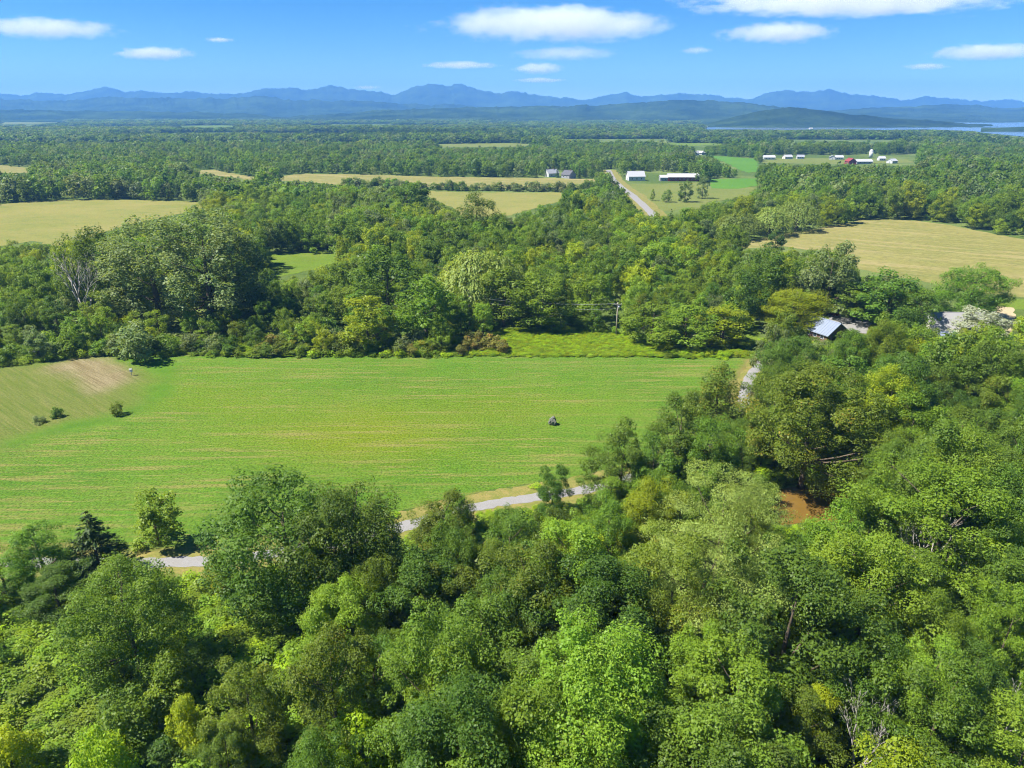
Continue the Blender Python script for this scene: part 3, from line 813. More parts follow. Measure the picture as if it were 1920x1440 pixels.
# ------------------------------------------------------------------ hero plants, read off the photograph one by one
HERO = [  # name, kind, px x, ytop, ybase, width px, leaves, label
 ('broadleaf_tree', 'near_full', 548, 890, 1150, 300, 'leaf_deep', 'large dark green tree with a dense round crown standing over the drive bend'),
 ('broadleaf_tree', 'near_full', 672, 915, 1175, 245, 'leaf_deep', 'dark green tree crowded against the large round tree by the drive bend'),
 ('broadleaf_tree', 'near_full', 266, 1058, 1268, 215, 'leaf_mid', 'mid green spreading tree below the short stretch of drive under the lone tree'),
 ('lone_tree', 'mid_oval', 299, 914, 1022, 84, 'leaf_bright', 'small lone leafy tree casting a round shadow on the mown field edge'),
 ('shrub', 'near_bush', 413, 1040, 1108, 66, 'leaf_olive', 'grey-green shrub at the roadside below the drive, beside the large dark tree'),
 ('scrub_pine', 'scrub_pine', 190, 952, 1082, 120, 'leaf_needle', 'dark scraggly pine sticking out over the field edge'),
 ('broadleaf_tree', 'near_oval', 92, 982, 1110, 120, 'leaf_mid', 'slender mid green tree beside the scraggly pine at the field edge'),
 ('broadleaf_tree', 'near_round', 20, 1040, 1130, 110, 'leaf_mid', 'mid green tree at the field edge cut by the left frame edge'),
 ('broadleaf_tree', 'near_round', 120, 1075, 1165, 130, 'leaf_deep', 'dark green low tree in front of the scraggly pine'),
 ('broadleaf_tree', 'near_oval', 1158, 797, 968, 118, 'leaf_deep', 'dark green upright tree beside the drive, overlapping the field corner'),
 ('broadleaf_tree', 'near_oval', 1262, 742, 946, 120, 'leaf_deep', 'tall dark green tree between the upright roadside tree and the olive cedar'),
 ('broadleaf_tree', 'near_oval', 1218, 820, 985, 110, 'leaf_deep', 'dark green tree tucked under two taller roadside trees'),
 ('broadleaf_tree', 'near_round', 1318, 785, 960, 130, 'leaf_mid', 'mid green tree just in front of the olive cedar by the drive'),
 ('cedar', 'cone', 1340, 678, 800, 122, 'leaf_olive', 'olive brown leaning cedar at the field corner beside the drive'),
 ('shrub', 'near_bush', 1306, 738, 790, 66, 'leaf_olive', 'low olive bush at the foot of the cedar on the field side'),
 ('broadleaf_tree', 'near_oval', 1036, 874, 968, 62, 'leaf_deep', 'small dark green tree splitting the visible stretch of drive in two'),
 ('layered_tree', 'near_layered', 1335, 866, 1135, 215, 'leaf_pale', 'pale yellow-green tree with flat layered branches beside the brown pond'),
 ('layered_tree', 'near_layered', 1300, 985, 1230, 270, 'leaf_pale', 'pale green tree with tiered branches below the layered tree by the pond'),
 ('broadleaf_tree', 'near_broad', 1500, 690, 915, 230, 'leaf_olive', 'olive tree with orange tinted top behind the brown pond'),
 ('broadleaf_tree', 'near_broad', 1738, 880, 1120, 270, 'leaf_bright', 'fresh green tree with feathery leaves to the side of the brown pond'),
 ('broadleaf_tree', 'near_round', 1590, 1010, 1250, 220, 'leaf_bright', 'bright green tree just below the brown pond'),
 ('broadleaf_tree', 'near_broad', 1110, 1060, 1290, 250, 'leaf_deep', 'big dark green tree in the middle of the near wood, below the drive'),
 ('broadleaf_tree', 'near_broad', 1450, 1050, 1330, 300, 'leaf_deep', 'broad dark green tree under the bright tree by the pond'),
 ('broadleaf_tree', 'near_round', 1250, 1010, 1260, 180, 'leaf_olive', 'olive tree with orange tints in the near wood beside the tiered pale tree'),
 ('broadleaf_tree', 'near_full', 1482, 545, 618, 150, 'leaf_yellow', 'vivid yellow-green rounded tree beside the blue-grey metal roof'),
 ('broadleaf_tree', 'mid_broad', 1546, 452, 592, 116, 'leaf_grey', 'tall grey-green tree standing behind the parked vehicle'),
 ('broadleaf_tree', 'near_full', 1812, 496, 602, 138, 'leaf_mid', 'spreading dark-limbed tree over the pale roofed house at the tan meadow'),
 ('broadleaf_tree', 'mid_round', 1655, 512, 612, 130, 'leaf_deep', 'dark green tree behind the gravel yard'),
 ('broadleaf_tree', 'mid_round', 1712, 545, 628, 78, 'leaf_deep', 'very dark green tree at the end of the pale roofed house'),
 ('broadleaf_tree', 'mid_round', 1600, 530, 602, 80, 'leaf_mid', 'mid green tree between the tall grey-green tree and the gravel yard'),
 ('silver_tree', 'mid_round', 1836, 580, 650, 92, 'leaf_silver', 'silvery grey-green tree in front of the pale roofed house'),
 ('broadleaf_tree', 'near_round', 1584, 622, 735, 80, 'leaf_mid', 'mid green tree in front of the cottage, hiding the end of its roof'),
 ('broadleaf_tree', 'near_round', 1645, 604, 735, 92, 'leaf_bright', 'bright green tree in front of the gravel yard'),
 ('broadleaf_tree', 'near_round', 1478, 634, 750, 118, 'leaf_deep', 'dark green tree below the cottage beside the drive'),
 ('broadleaf_tree', 'near_round', 1446, 684, 806, 84, 'leaf_mid', 'mid green tree leaning over the bend of the drive'),
 ('poplar_tree', 'mid_tall', 300, 398, 606, 200, 'leaf_grey', 'big grey-green poplar, second from the gold meadow edge in the poplar clump'),
 ('poplar_tree', 'mid_tall', 395, 386, 606, 210, 'leaf_grey', 'tallest grey-green poplar in the middle of the poplar clump'),
 ('poplar_tree', 'mid_tall', 452, 432, 596, 130, 'leaf_grey', 'lower grey-green poplar on the clearing side of the poplar clump'),
 ('poplar_tree', 'mid_tall', 215, 418, 590, 130, 'leaf_deep', 'dark green poplar nearest the gold meadow in the poplar clump'),
 ('poplar_tree', 'mid_tall', 160, 440, 592, 90, 'leaf_deep', 'narrow dark poplar at the outer end of the poplar clump'),
 ('poplar_tree', 'mid_tall', 893, 360, 478, 74, 'leaf_deep', 'tall narrow tree standing alone against the lower gold meadow'),
 ('willow_tree', 'willow', 900, 468, 590, 190, 'leaf_pale', 'large pale domed willow in the middle of the woodland belt'),
 ('willow_tree', 'willow', 1380, 400, 448, 92, 'leaf_pale', 'pale willow, lowest of the row along the tan slope meadow'),
 ('willow_tree', 'willow', 1440, 388, 440, 96, 'leaf_pale', 'pale willow in the middle of the row along the tan slope meadow'),
 ('willow_tree', 'willow', 1492, 376, 432, 84, 'leaf_pale', 'grey-green willow at the upper end of the row along the tan slope meadow'),
 ('dead_tree', 'dead', 168, 492, 612, 96, 'leaf_grey', 'bare grey dead tree in the woodland belt below the poplar clump'),
 ('dead_tree', 'dead', 1730, 985, 1125, 130, 'leaf_grey', 'bare pale dead tree between bright green crowns in the near wood'),
 ('dead_tree', 'dead', 1598, 1330, 1480, 120, 'leaf_grey', 'pale broken dead branches poking up at the bottom of the picture'),
 ('dead_tree', 'dead', 1872, 1290, 1400, 100, 'leaf_grey', 'bare white dead tree near the bottom corner of the wood'),
 ('shrub', 'mid_bush', 258, 606, 672, 86, 'leaf_grey', 'round grey-green bush at the edge of the hay field by the tilled plot'),
 ('shrub', 'mid_bush', 108, 765, 782, 17, 'leaf_deep', 'small dark round bush alone in the mown corner of the field'),
 ('shrub', 'mid_bush', 74, 781, 792, 22, 'leaf_grey', 'low flat grey-green bush beside the small dark round bush'),
 ('sapling', 'mid_round', 221, 754, 778, 26, 'leaf_olive', 'thin open sapling on the bank between mown plot and hay field'),
 ('broadleaf_tree', 'mid_oval', 692, 556, 654, 96, 'leaf_yellow', 'yellow-green upright tree above the reddish brush at the field edge'),
 ('broadleaf_tree', 'mid_round', 800, 520, 640, 120, 'leaf_bright', 'bright green tree next to the yellow-green upright tree'),
 ('broadleaf_tree', 'mid_round', 1105, 520, 604, 84, 'leaf_bright', 'light green rounded tree above the lush grass patch'),
 ('broadleaf_tree', 'mid_round', 945, 508, 612, 110, 'leaf_mid', 'mid green tree in front of the pale domed willow'),
 ('broadleaf_tree', 'mid_round', 1015, 515, 616, 110, 'leaf_bright', 'light-topped tree with dark base above the lush grass patch'),
 ('broadleaf_tree', 'mid_broad', 1222, 568, 642, 110, 'leaf_bright', 'mid green tree beside the utility pole'),
 ('broadleaf_tree', 'mid_round', 1285, 576, 650, 104, 'leaf_bright', 'bright green leafy tree above the field edge, second from the utility pole'),
 ('broadleaf_tree', 'mid_oval', 1352, 576, 645, 96, 'leaf_yellow', 'yellowing tree between the field corner and the utility pole'),
 ('broadleaf_tree', 'mid_round', 766, 345, 418, 84, 'leaf_deep', 'dark round tree standing out against the gold hay meadow'),
 ('broadleaf_tree', 'mid_round', 730, 468, 600, 120, 'leaf_deep', 'dark round tree beside the small green clearing'),
 ('broadleaf_tree', 'mid_oval', 1450, 432, 480, 36, 'leaf_needle', 'small pointed dark tree on the tan slope meadow edge'),
 ('broadleaf_tree', 'mid_round', 1284, 340, 379, 26, 'leaf_deep', 'dark rounded tree standing alone in the farm pasture'),
 ('broadleaf_tree', 'mid_round', 1250, 356, 379, 20, 'leaf_deep', 'small dark tree in the farm pasture beside the rounded one'),
 ('broadleaf_tree', 'mid_oval', 1223, 355, 376, 9, 'leaf_mid', 'thin young tree in the farm pasture close to the country road'),
 ('broadleaf_tree', 'mid_oval', 1316, 334, 372, 22, 'leaf_grey', 'grey-green tree in front of the farm crop strip'),
 ('broadleaf_tree', 'mid_oval', 1153, 336, 356, 14, 'leaf_deep', 'small dark tree hard against the country road'),
 ('shrub', 'near_bush', 680, 1325, 1450, 100, 'leaf_lime', 'vivid lime green young shrub at the bottom of the near wood'),
 ('shrub', 'near_bush', 352, 1318, 1410, 80, 'leaf_yellow', 'yellow-green bush in the weedy clearing at the bottom'),
 ('shrub', 'near_bush', 215, 1380, 1500, 110, 'leaf_lime', 'lime green bush cut by the bottom edge below the weedy clearing'),
 ('shrub', 'near_bush', 35, 1370, 1470, 90, 'leaf_yellow', 'yellowish bush in the bottom corner of the weedy clearing'),
 ('shrub', 'near_bush', 335, 1245, 1330, 100, 'leaf_bright', 'bright green bush between the spreading tree and the weedy clearing'),
 ('shrub', 'near_bush', 255, 1310, 1400, 120, 'leaf_deep', 'dark green bush in the weedy clearing'),
 ('broadleaf_tree', 'near_oval', 480, 1235, 1420, 120, 'leaf_olive', 'olive and orange tinted small tree in front of the large dark tree'),
 ('broadleaf_tree', 'near_round', 640, 1190, 1420, 170, 'leaf_olive', 'olive tinted tree with yellow top in the front of the near wood'),
 ('broadleaf_tree', 'near_oval', 830, 930, 1060, 120, 'leaf_olive', 'rusty olive low tree between drive and near wood'),
]
for nm, key, x, yt, yb, wpx, lf, lab in HERO:
    b, h, w_ = tree_spec(x, yt, yb, wpx)
    plant(nm, key, b[0], b[1], h, w_, lf, lab, 'shrub' if nm == 'shrub' else 'tree')
for i, (x, yt, yb) in enumerate([(1058, 306, 333), (1072, 310, 334), (1086, 304, 334), (1098, 308, 334), (1110, 303, 334), (1122, 306, 335), (1045, 310, 333)]):
    b, h, _ = tree_spec(x, yt, yb, 10)
    plant('spruce_tree', 'conifer', b[0], b[1], h, h * 0.42, 'leaf_needle', ['first', 'second', 'third', 'fourth', 'fifth', 'sixth', 'seventh'][[1, 2, 3, 4, 5, 6, 0][i]] + ' dark spruce counted from the left in the row by the farmhouses', 'tree', 'spruces by the farmhouses')

# keep clear: patches the photograph shows (photo pixels), tested against the base and the crown of every scattered tree
CLEAR = [PX_FIELD] + [v[1] for v in FIELDS.values()] + [
 [(-300, 1035), (330, 1035), (330, 1042), (455, 1040), (455, 1066), (340, 1070), (-300, 1066)],
 [(715, 975), (765, 970), (765, 1005), (730, 1010)], [(925, 905), (1115, 890), (1115, 940), (930, 948)],
 [(1378, 780), (1384, 700), (1404, 676), (1430, 676), (1425, 700), (1412, 740), (1406, 785)],
 [(1440, 985), (1446, 900), (1560, 900), (1562, 982)], [(1562, 930), (1596, 930), (1596, 965), (1562, 962)],
 [(0, 1250), (60, 1190), (180, 1165), (215, 1215), (235, 1275), (180, 1330), (90, 1320), (0, 1380)],
 [(355, 1085), (545, 1085), (565, 1200), (500, 1262), (410, 1252), (378, 1160)],
 [(1505, 596), (1560, 580), (1640, 594), (1630, 625), (1590, 624), (1575, 612), (1560, 625), (1525, 632)],
 [(1728, 572), (1880, 572), (1880, 600), (1735, 620)],
 [(1862, 574), (1905, 577), (1910, 628), (1878, 626)],
 [(1137, 318), (1150, 318), (1230, 402), (1206, 402)], [(1172, 322), (1210, 322), (1310, 326), (1310, 344), (1172, 344)],
 [(1022, 319), (1050, 319), (1075, 322), (1075, 336), (1022, 334)],
 [(1300, 284), (1324, 283), (1324, 292), (1300, 292)], [(1430, 291), (1720, 290), (1720, 312), (1430, 308)],
 [(1626, 280), (1640, 280), (1640, 290), (1626, 290)],
 [(1140, 560), (1172, 560), (1172, 632), (1140, 632)],
] + [lake_px]
DROP = [[(385, 1100), (480, 1150), (560, 1200), (500, 1300), (400, 1290)]]      # weeds only, no trees
def is_clear(x, y, h, w_):
    bad = np.zeros(len(x), bool)
    pts = [(x, y, 0 * x), (x, y, h * 0.97), (x, y, h * 0.3)] + [(x + k * w_, y, h * e) for e, ks in ((0.55, (-.42, -.2, 0, .2, .42)), (0.8, (-.3, 0, .3))) for k in ks]
    for q in pts:
        px, py = proj(*q)
        for poly in CLEAR: bad |= in_poly(px, py, poly)
    bad |= seg_dist(x, y, drive_line) < np.where(y > 118, 2.8, 4.2)
    bad |= seg_dist(x, y, road_line) < 9
    return ~bad
def jitter_grid(y0, y1, s, seed, half=0.76, pad=25):
    rng = np.random.default_rng(seed)
    ys = np.arange(y0, y1, s * 0.87); X, Y = [], []
    for i, yy in enumerate(ys):
        hw = yy * half + pad
        xs = np.arange(-hw, hw, s) + (i % 2) * s / 2
        X.append(xs); Y.append(np.full(len(xs), yy))
    X = np.concatenate(X); Y = np.concatenate(Y)
    return X + rng.uniform(-.38, .38, len(X)) * s, Y + rng.uniform(-.38, .38, len(Y)) * s

# candidates: one scatter over the whole country, finer close by
POND = at(1505, 950)
WEEDY = [(-300, 1125), (60, 1125), (160, 1140), (215, 1200), (250, 1275), (390, 1275), (380, 1110), (470, 1165), (560, 1190), (520, 1290), (430, 1330), (430, 1800), (-400, 1900)]
bands = [(26, 62, 5.4), (62, 110, 6.0), (110, 160, 6.6), (160, 330, 6.4), (330, 620, 8.2), (620, 1100, 10.0)]
CX, CY, CH, CW = [], [], [], []
hx = np.array([t[1] for t in TREES]); hy = np.array([t[2] for t in TREES]); hw_ = np.array([t[4] for t in TREES])
for bi, (y0, y1, s) in enumerate(bands):
    x, y = jitter_grid(y0, y1, s, 50 + bi, pad=30 if y0 < 200 else 15)
    rng = np.random.default_rng(70 + bi)
    h = (9.0 + 9.0 * fbm(x, y, 0.03, 61)) * rng.uniform(0.62, 1.36, len(x))
    bx0, by0 = proj(x, y, 0 * x)
    h[(y < 75)] *= 0.88
    h[(bx0 < 470) & (y < 72)] *= 0.42
    belt = (y > 150) & (bx0 < 1390)
    h[belt] *= np.interp(y[belt], [150, 182, 210, 260, 400], [0.42, 0.50, 0.66, 0.8, 0.9])
    h[(y > 620)] *= 0.85
    lit = (x > POND[0] - 20) & (x < POND[0] + 3) & (np.abs(y - POND[1]) < 5)      # low growth only on the sunny side of the pond
    h[lit] *= 0.35
    w_ = h * rng.uniform(0.52, 0.78, len(x))
    w_ = np.clip(w_, 4.5, 11)
    # try full size, then two smaller sizes where a full tree would cover something the photograph shows
    ok = np.zeros(len(x), bool)
    for sc_ in (1.0, 0.7, 0.42):
        good = is_clear(x, y, h * sc_, w_ * sc_) & ~ok
        if sc_ == 0.42 and y0 > 600: good[:] = False
        h[good] *= sc_; w_[good] *= sc_
        ok |= good
    # room for the heroes
    for k in range(len(hx)):
        near = (np.abs(x - hx[k]) < 15) & (np.abs(y - hy[k]) < 15)
        if near.any(): ok[near] &= np.hypot(x[near] - hx[k], y[near] - hy[k]) > (0.30 * hw_[k] + 0.22 * w_[near])
    weedy = in_poly(bx0, by0, WEEDY)
    h[weedy] = np.minimum(h[weedy], rng.uniform(1.6, 3.6, len(x))[weedy]); w_[weedy] = h[weedy] * 1.2
    keep = ok & (rng.uniform(0, 1, len(x)) > np.where(weedy, 0.72, 0.04))
    CX.append(x[keep]); CY.append(y[keep]); CH.append(h[keep]); CW.append(w_[keep])
CX, CY, CH, CW = map(np.concatenate, (CX, CY, CH, CW))
# nothing of a tree taller in front of a hero's clear view: drop scattered trees that would bury a hero's crown
hero_px = []
for (root, x, y, h, w_) in TREES:
    a, b = proj(x, y, h); a2, b2 = proj(x, y, h * 0.45)
    sc_ = FOC / (y * CP - (h * 0.6 - CAM_H) * SP)
    hero_px.append((a, b, b2, w_ * sc_, y))
tx, ty = proj(CX, CY, CH * 0.97)
bury = np.zeros(len(CX), bool)
for a, b, b2, wp, yy in hero_px:
    f = 0.8
    bury |= (CY < yy) & (np.abs(tx - a) < wp * 0.5 + 0.25 * FOC * CW / CY) & (ty < b + (b2 - b) * f) & (ty > b - (b2 - b) * 1.3) & (CY > yy * 0.45)
CX, CY, CH, CW = CX[~bury], CY[~bury], CH[~bury], CW[~bury]
tx, ty = proj(CX, CY, CH * 0.97); bx, by = proj(CX, CY, CH * 0.5)
vis = (tx > -90) & (tx < 2010) & (ty < 1475)
size = np.where(vis, CH / np.hypot(CY, CAM_H), 0)
small = CH < 5.2
n_ind = 300 - 62
cand = np.where(vis & ~small)[0]
order = cand[np.argsort(-(1 / np.hypot(CY[cand], CAM_H)))]
IND = set(order[:n_ind].tolist())
shr = np.where(vis & small & (CY < 240))[0]
palette = ['leaf_deep', 'leaf_mid', 'leaf_bright', 'leaf_olive', 'leaf_grey', 'leaf_yellow']
TONEW = {'leaf_deep': 'dark green', 'leaf_mid': 'mid green', 'leaf_bright': 'bright green', 'leaf_olive': 'olive', 'leaf_grey': 'grey-green', 'leaf_yellow': 'yellow-green', 'leaf_rust': 'rusty'}
def pick_leaf(x, y, rng):
    v = fbm(np.array([x]), np.array([y]), 0.05, 91)[0] + rng.normal(0.02, 0.17)
    r_ = rng.uniform()
    v += -0.04 if y < 112 else 0.10
    if r_ < 0.075: return 'leaf_olive'
    if r_ < 0.17 and y > 120: return 'leaf_grey'
    if v > 0.72: return 'leaf_yellow' if rng.uniform() < 0.3 else 'leaf_bright'
    if v > 0.60: return 'leaf_bright'
    if v > 0.42: return 'leaf_mid'
    return 'leaf_deep'
ORD = 'first second third fourth fifth sixth seventh eighth ninth tenth eleventh twelfth thirteenth fourteenth fifteenth sixteenth seventeenth eighteenth nineteenth twentieth'.split()
TENS = {20: 'twenty', 30: 'thirty', 40: 'forty', 50: 'fifty', 60: 'sixty'}
def ordinal(n):
    if n < 20: return ORD[n]
    t, u = divmod(n + 1, 10)
    if u == 0: return {2: 'twentieth', 3: 'thirtieth', 4: 'fortieth', 5: 'fiftieth', 6: 'sixtieth'}.get(t, 'last')
    return TENS[t * 10] + '-' + ORD[u - 1]
SHAPEW = {'round': 'round', 'oval': 'upright', 'broad': 'spreading'}
spec = []
rng = np.random.default_rng(4321)
for i in sorted(IND, key=lambda k: CY[k]):
    shp = rng.choice(['round', 'oval', 'broad'], p=[.45, .3, .25])
    spec.append((i, shp, pick_leaf(CX[i], CY[i], rng)))
# name the rows of each wood from the viewer outwards, then count along each row
spec.sort(key=lambda s_: CY[s_[0]])
def zone(i):
    x, y = CX[i], CY[i]
    px, py = proj(x, y, 0)
    if y < 160 and (px > 1380 or py > 1000): return 'near wood'
    return 'woodland belt'
zones = {}
for s_ in spec: zones.setdefault(zone(s_[0]), []).append(s_)
for zn, lst in zones.items():
    rows = [lst[k:k + 22] for k in range(0, len(lst), 22)]
    for ri, row in enumerate(rows):
        row.sort(key=lambda s_: tx[s_[0]])
        for ci, (i, shp, lf) in enumerate(row):
            lab = f'{TONEW[lf]} {SHAPEW[shp]} tree, {ordinal(ci)} from the left in {ORD[ri]} row of the {zn}'
            key = ('near_' if CY[i] < 118 else 'mid_') + shp
            plant('broadleaf_tree', key, CX[i], CY[i], CH[i], CW[i], lf, lab, 'tree', f'trees of the {zn}')
shr = shr[np.argsort(CY[shr])][:120]
rows = [shr[k:k + 20] for k in range(0, len(shr), 20)]
for ri, row in enumerate(rows):
    for ci, i in enumerate(row[np.argsort(tx[row])]):
        lf = pick_leaf(CX[i], CY[i], rng)
        lab = f'{TONEW[lf]} low bush, {ordinal(ci)} from the left in {ORD[ri]} row of roadside bushes'
        plant('shrub', 'near_bush' if CY[i] < 110 else 'mid_bush', CX[i], CY[i], max(1.6, CH[i] * 0.8), CW[i], lf, lab, 'shrub', 'bushes along drive and clearings')

# ------------------------------------------------------------------ stuff: far woods and ground cover, scattered by geometry nodes
def scatter(name, pts, sizes, turns, sources, label, seed=0):
    rng = np.random.default_rng(seed)
    n = len(pts)
    me = bpy.data.meshes.new(name)
    me.vertices.add(n); me.vertices.foreach_set('co', np.asarray(pts, np.float32).ravel())
    a = me.attributes.new('size', 'FLOAT_VECTOR', 'POINT'); a.data.foreach_set('vector', np.asarray(sizes, np.float32).ravel())
    a = me.attributes.new('turn', 'FLOAT_VECTOR', 'POINT'); a.data.foreach_set('vector', np.c_[np.zeros(n), np.zeros(n), turns].astype(np.float32).ravel())
    a = me.attributes.new('pick', 'INT', 'POINT'); a.data.foreach_set('value', rng.integers(0, len(sources), n).astype(np.int32))
    o = link(bpy.data.objects.new(name, me))
    tag(o, label, None, None, 'stuff')
    ng = bpy.data.node_groups.new(name + '_scatter', 'GeometryNodeTree')
    ng.interface.new_socket('Geometry', in_out='INPUT', socket_type='NodeSocketGeometry')
    ng.interface.new_socket('Geometry', in_out='OUTPUT', socket_type='NodeSocketGeometry')
    gi = ng.nodes.new('NodeGroupInput'); go = ng.nodes.new('NodeGroupOutput')
    j = ng.nodes.new('GeometryNodeGeometryToInstance')
    for s_ in sources:
        oi = ng.nodes.new('GeometryNodeObjectInfo'); oi.inputs['Object'].default_value = s_; oi.inputs['As Instance'].default_value = True
        ng.links.new(oi.outputs['Geometry'], j.inputs[0])
    jj = ng.nodes.new('GeometryNodeJoinGeometry')
    for l in list(ng.links):
        if l.to_node == j: ng.links.new(l.from_socket, jj.inputs[0])
    for l in list(ng.links):
        if l.to_node == j: ng.links.remove(l)
    ng.nodes.remove(j)
    ip = ng.nodes.new('GeometryNodeInstanceOnPoints'); ip.inputs['Pick Instance'].default_value = True
    def na(nm, t):
        q = ng.nodes.new('GeometryNodeInputNamedAttribute'); q.data_type = t; q.inputs['Name'].default_value = nm
        return q.outputs['Attribute']
    mp = ng.nodes.new('GeometryNodeMeshToPoints')
    ng.links.new(gi.outputs[0], mp.inputs[0]); ng.links.new(mp.outputs[0], ip.inputs['Points'])
    ng.links.new(jj.outputs[0], ip.inputs['Instance'])
    ng.links.new(na('pick', 'INT'), ip.inputs['Instance Index'])
    ng.links.new(na('turn', 'FLOAT_VECTOR'), ip.inputs['Rotation'])
    ng.links.new(na('size', 'FLOAT_VECTOR'), ip.inputs['Scale'])
    ng.links.new(ip.outputs[0], go.inputs[0])
    md = o.modifiers.new('scatter', 'NODES'); md.node_group = ng
    return o
def sources(keys, mats):
    out_ = []
    for k in keys:
        for i, (me, _) in enumerate(VAR[k]):
            for mname in mats:
                q_ = bpy.data.objects.new('foliage_source', me)       # never linked to the scene
                q_.material_slots[0].link = 'OBJECT'; q_.material_slots[0].material = MAT[mname]
                out_.append(q_)
    return out_
rest = np.array([i for i in range(len(CX)) if i not in IND and not (i in set(shr.tolist()))])
rest = rest[(CY[rest] > 112) | vis[rest]]
sel_mid = rest[CY[rest] < 420]; sel_far = rest[CY[rest] >= 420]
def scat_trees(name, idx, srcs, label, seed, wcan):
    rr = np.random.default_rng(seed)
    s = np.c_[CW[idx] / wcan, CW[idx] / wcan, CH[idx] / 10.0] * rr.uniform(0.9, 1.12, len(idx))[:, None]
    scatter(name, np.c_[CX[idx], CY[idx], np.zeros(len(idx))], s, rr.uniform(0, 6.283, len(idx)), srcs, label, seed)
scat_trees('woodland', sel_mid, sources(['mid_round', 'mid_oval', 'mid_broad'], ['leaf_deep', 'leaf_mid', 'leaf_mid', 'leaf_bright', 'leaf_mid', 'leaf_bright', 'leaf_grey', 'leaf_bright', 'leaf_yellow']) + sources(['conifer'], ['leaf_needle', 'leaf_deep']) , 'dense mixed broadleaf woodland behind the hay field', 5, 6.6)
scat_trees('distant_woodland', sel_far, sources(['far_round', 'far_oval'], ['leaf_deep', 'leaf_mid', 'leaf_deep', 'leaf_deep', 'leaf_mid', 'leaf_grey']) + sources(['conifer'], ['leaf_needle']), 'green woods between the gold meadows and the plain', 6, 6.4)
X, Y, S = [], [], []
d = 1100.0; k = 0
while d < 5200:
    s = max(10.0, d * 0.0072); d2 = min(d * 1.16, 5200)
    x, y = jitter_grid(d, d2, s, 300 + k, 0.75, 30)
    X.append(x); Y.append(y); S.append(np.full(len(x), s)); d = d2; k += 1
X = np.concatenate(X); Y = np.concatenate(Y); S = np.concatenate(S)
rr = np.random.default_rng(9)
hh = 10.5 * rr.uniform(0.6, 1.4, len(X)) * (0.75 + 0.5 * fbm(X, Y, 0.004, 33))
ok = is_clear(X, Y, hh, S * 0.8)
open_ = fbm(X * 0.30, Y, 0.0042, 44, 3)
ok &= ~((open_ > 0.57) & (Y > 1150))
px_, py_ = proj(X, Y, 0)
ok &= ~((py_ < 237) & (px_ > 1310))
X, Y, S, hh = X[ok], Y[ok], S[ok], hh[ok]
scatter('far_forest', np.c_[X, Y, np.zeros(len(X))], np.c_[S / 6.0, S / 6.0, hh / 10.0], rr.uniform(0, 6.283, len(X)), sources(['dot_round'], ['leaf_deep', 'leaf_deep', 'leaf_deep', 'leaf_needle', 'leaf_needle', 'leaf_grey', 'leaf_needle', 'leaf_mid']), 'forest covering the plain as far as the lake and mountains', 7)

# weeds and saplings under the near wood and along the belt edge
x, y = jitter_grid(26, 175, 1.75, 801, 0.76, 12)
px_, py_ = proj(x, y, 0.5)
ok = seg_dist(x, y, drive_line) > 2.8
ok &= ~in_poly(px_, py_, PX_FIELD)
for poly in (CLEAR[5], CLEAR[6]): ok &= ~in_poly(px_, py_, poly)
for poly in ([(1505, 596), (1560, 580), (1640, 594), (1630, 625), (1525, 632)], yard_px): ok &= ~in_poly(px_, py_, poly)
ok &= ~in_poly(px_, py_, [(1430, 990), (1440, 930), (1480, 910), (1545, 910), (1605, 925), (1600, 985), (1540, 992)])
ok &= (py_ > 600)
x, y = x[ok], y[ok]
hh = np.random.default_rng(12).uniform(0.5, 1.5, len(x)) * (0.6 + 0.8 * fbm(x, y, 0.08, 3))
near_drive = seg_dist(x, y, drive_line) < 5
hh[near_drive] *= 0.4
strip = in_poly(*proj(x, y, 0 * x), [(830, 672), (940, 612), (1180, 606), (1260, 650), (1430, 600), (1430, 680)])
hh[strip] *= 0.4
hh *= np.where(in_poly(*proj(x, y, 0 * x), WEEDY), 1.25, 1.0)
scatter('undergrowth', np.c_[x, y, np.zeros(len(x))], np.c_[hh * .09 + .1, hh * .09 + .1, hh / 8], np.random.default_rng(13).uniform(0, 6.28, len(x)), sources(['weed'], ['leaf_bright', 'leaf_bright', 'leaf_lime', 'leaf_bright']), 'rank green weeds and brambles covering the ground of the near wood', 14)

# lush tall grass patch and brush along the far edge of the hay field
def poly_points(px_poly, n, seed):
    P = np.array(ground_poly(px_poly)); rr = np.random.default_rng(seed)
    lo, hi = P.min(0), P.max(0)
    q = rr.uniform(lo, hi, (n * 4, 2)); k = in_poly(q[:, 0], q[:, 1], [tuple(p) for p in P])
    return q[k][:n]
q = poly_points([(830, 667), (950, 618), (1090, 612), (1170, 628), (1240, 655), (1400, 660), (1400, 670), (1240, 669), (1000, 668)], 5200, 31)
rr = np.random.default_rng(32); h_ = rr.uniform(0.25, 0.6, len(q))
scatter('tall_grass', np.c_[q, np.zeros(len(q))], np.c_[h_ * .12 + .05, h_ * .12 + .05, h_ / 9], rr.uniform(0, 6.28, len(q)), sources(['weed'], ['leaf_lime', 'leaf_lime', 'leaf_bright', 'leaf_yellow']), 'lush light green tall grass between hay field and utility pole', 33)

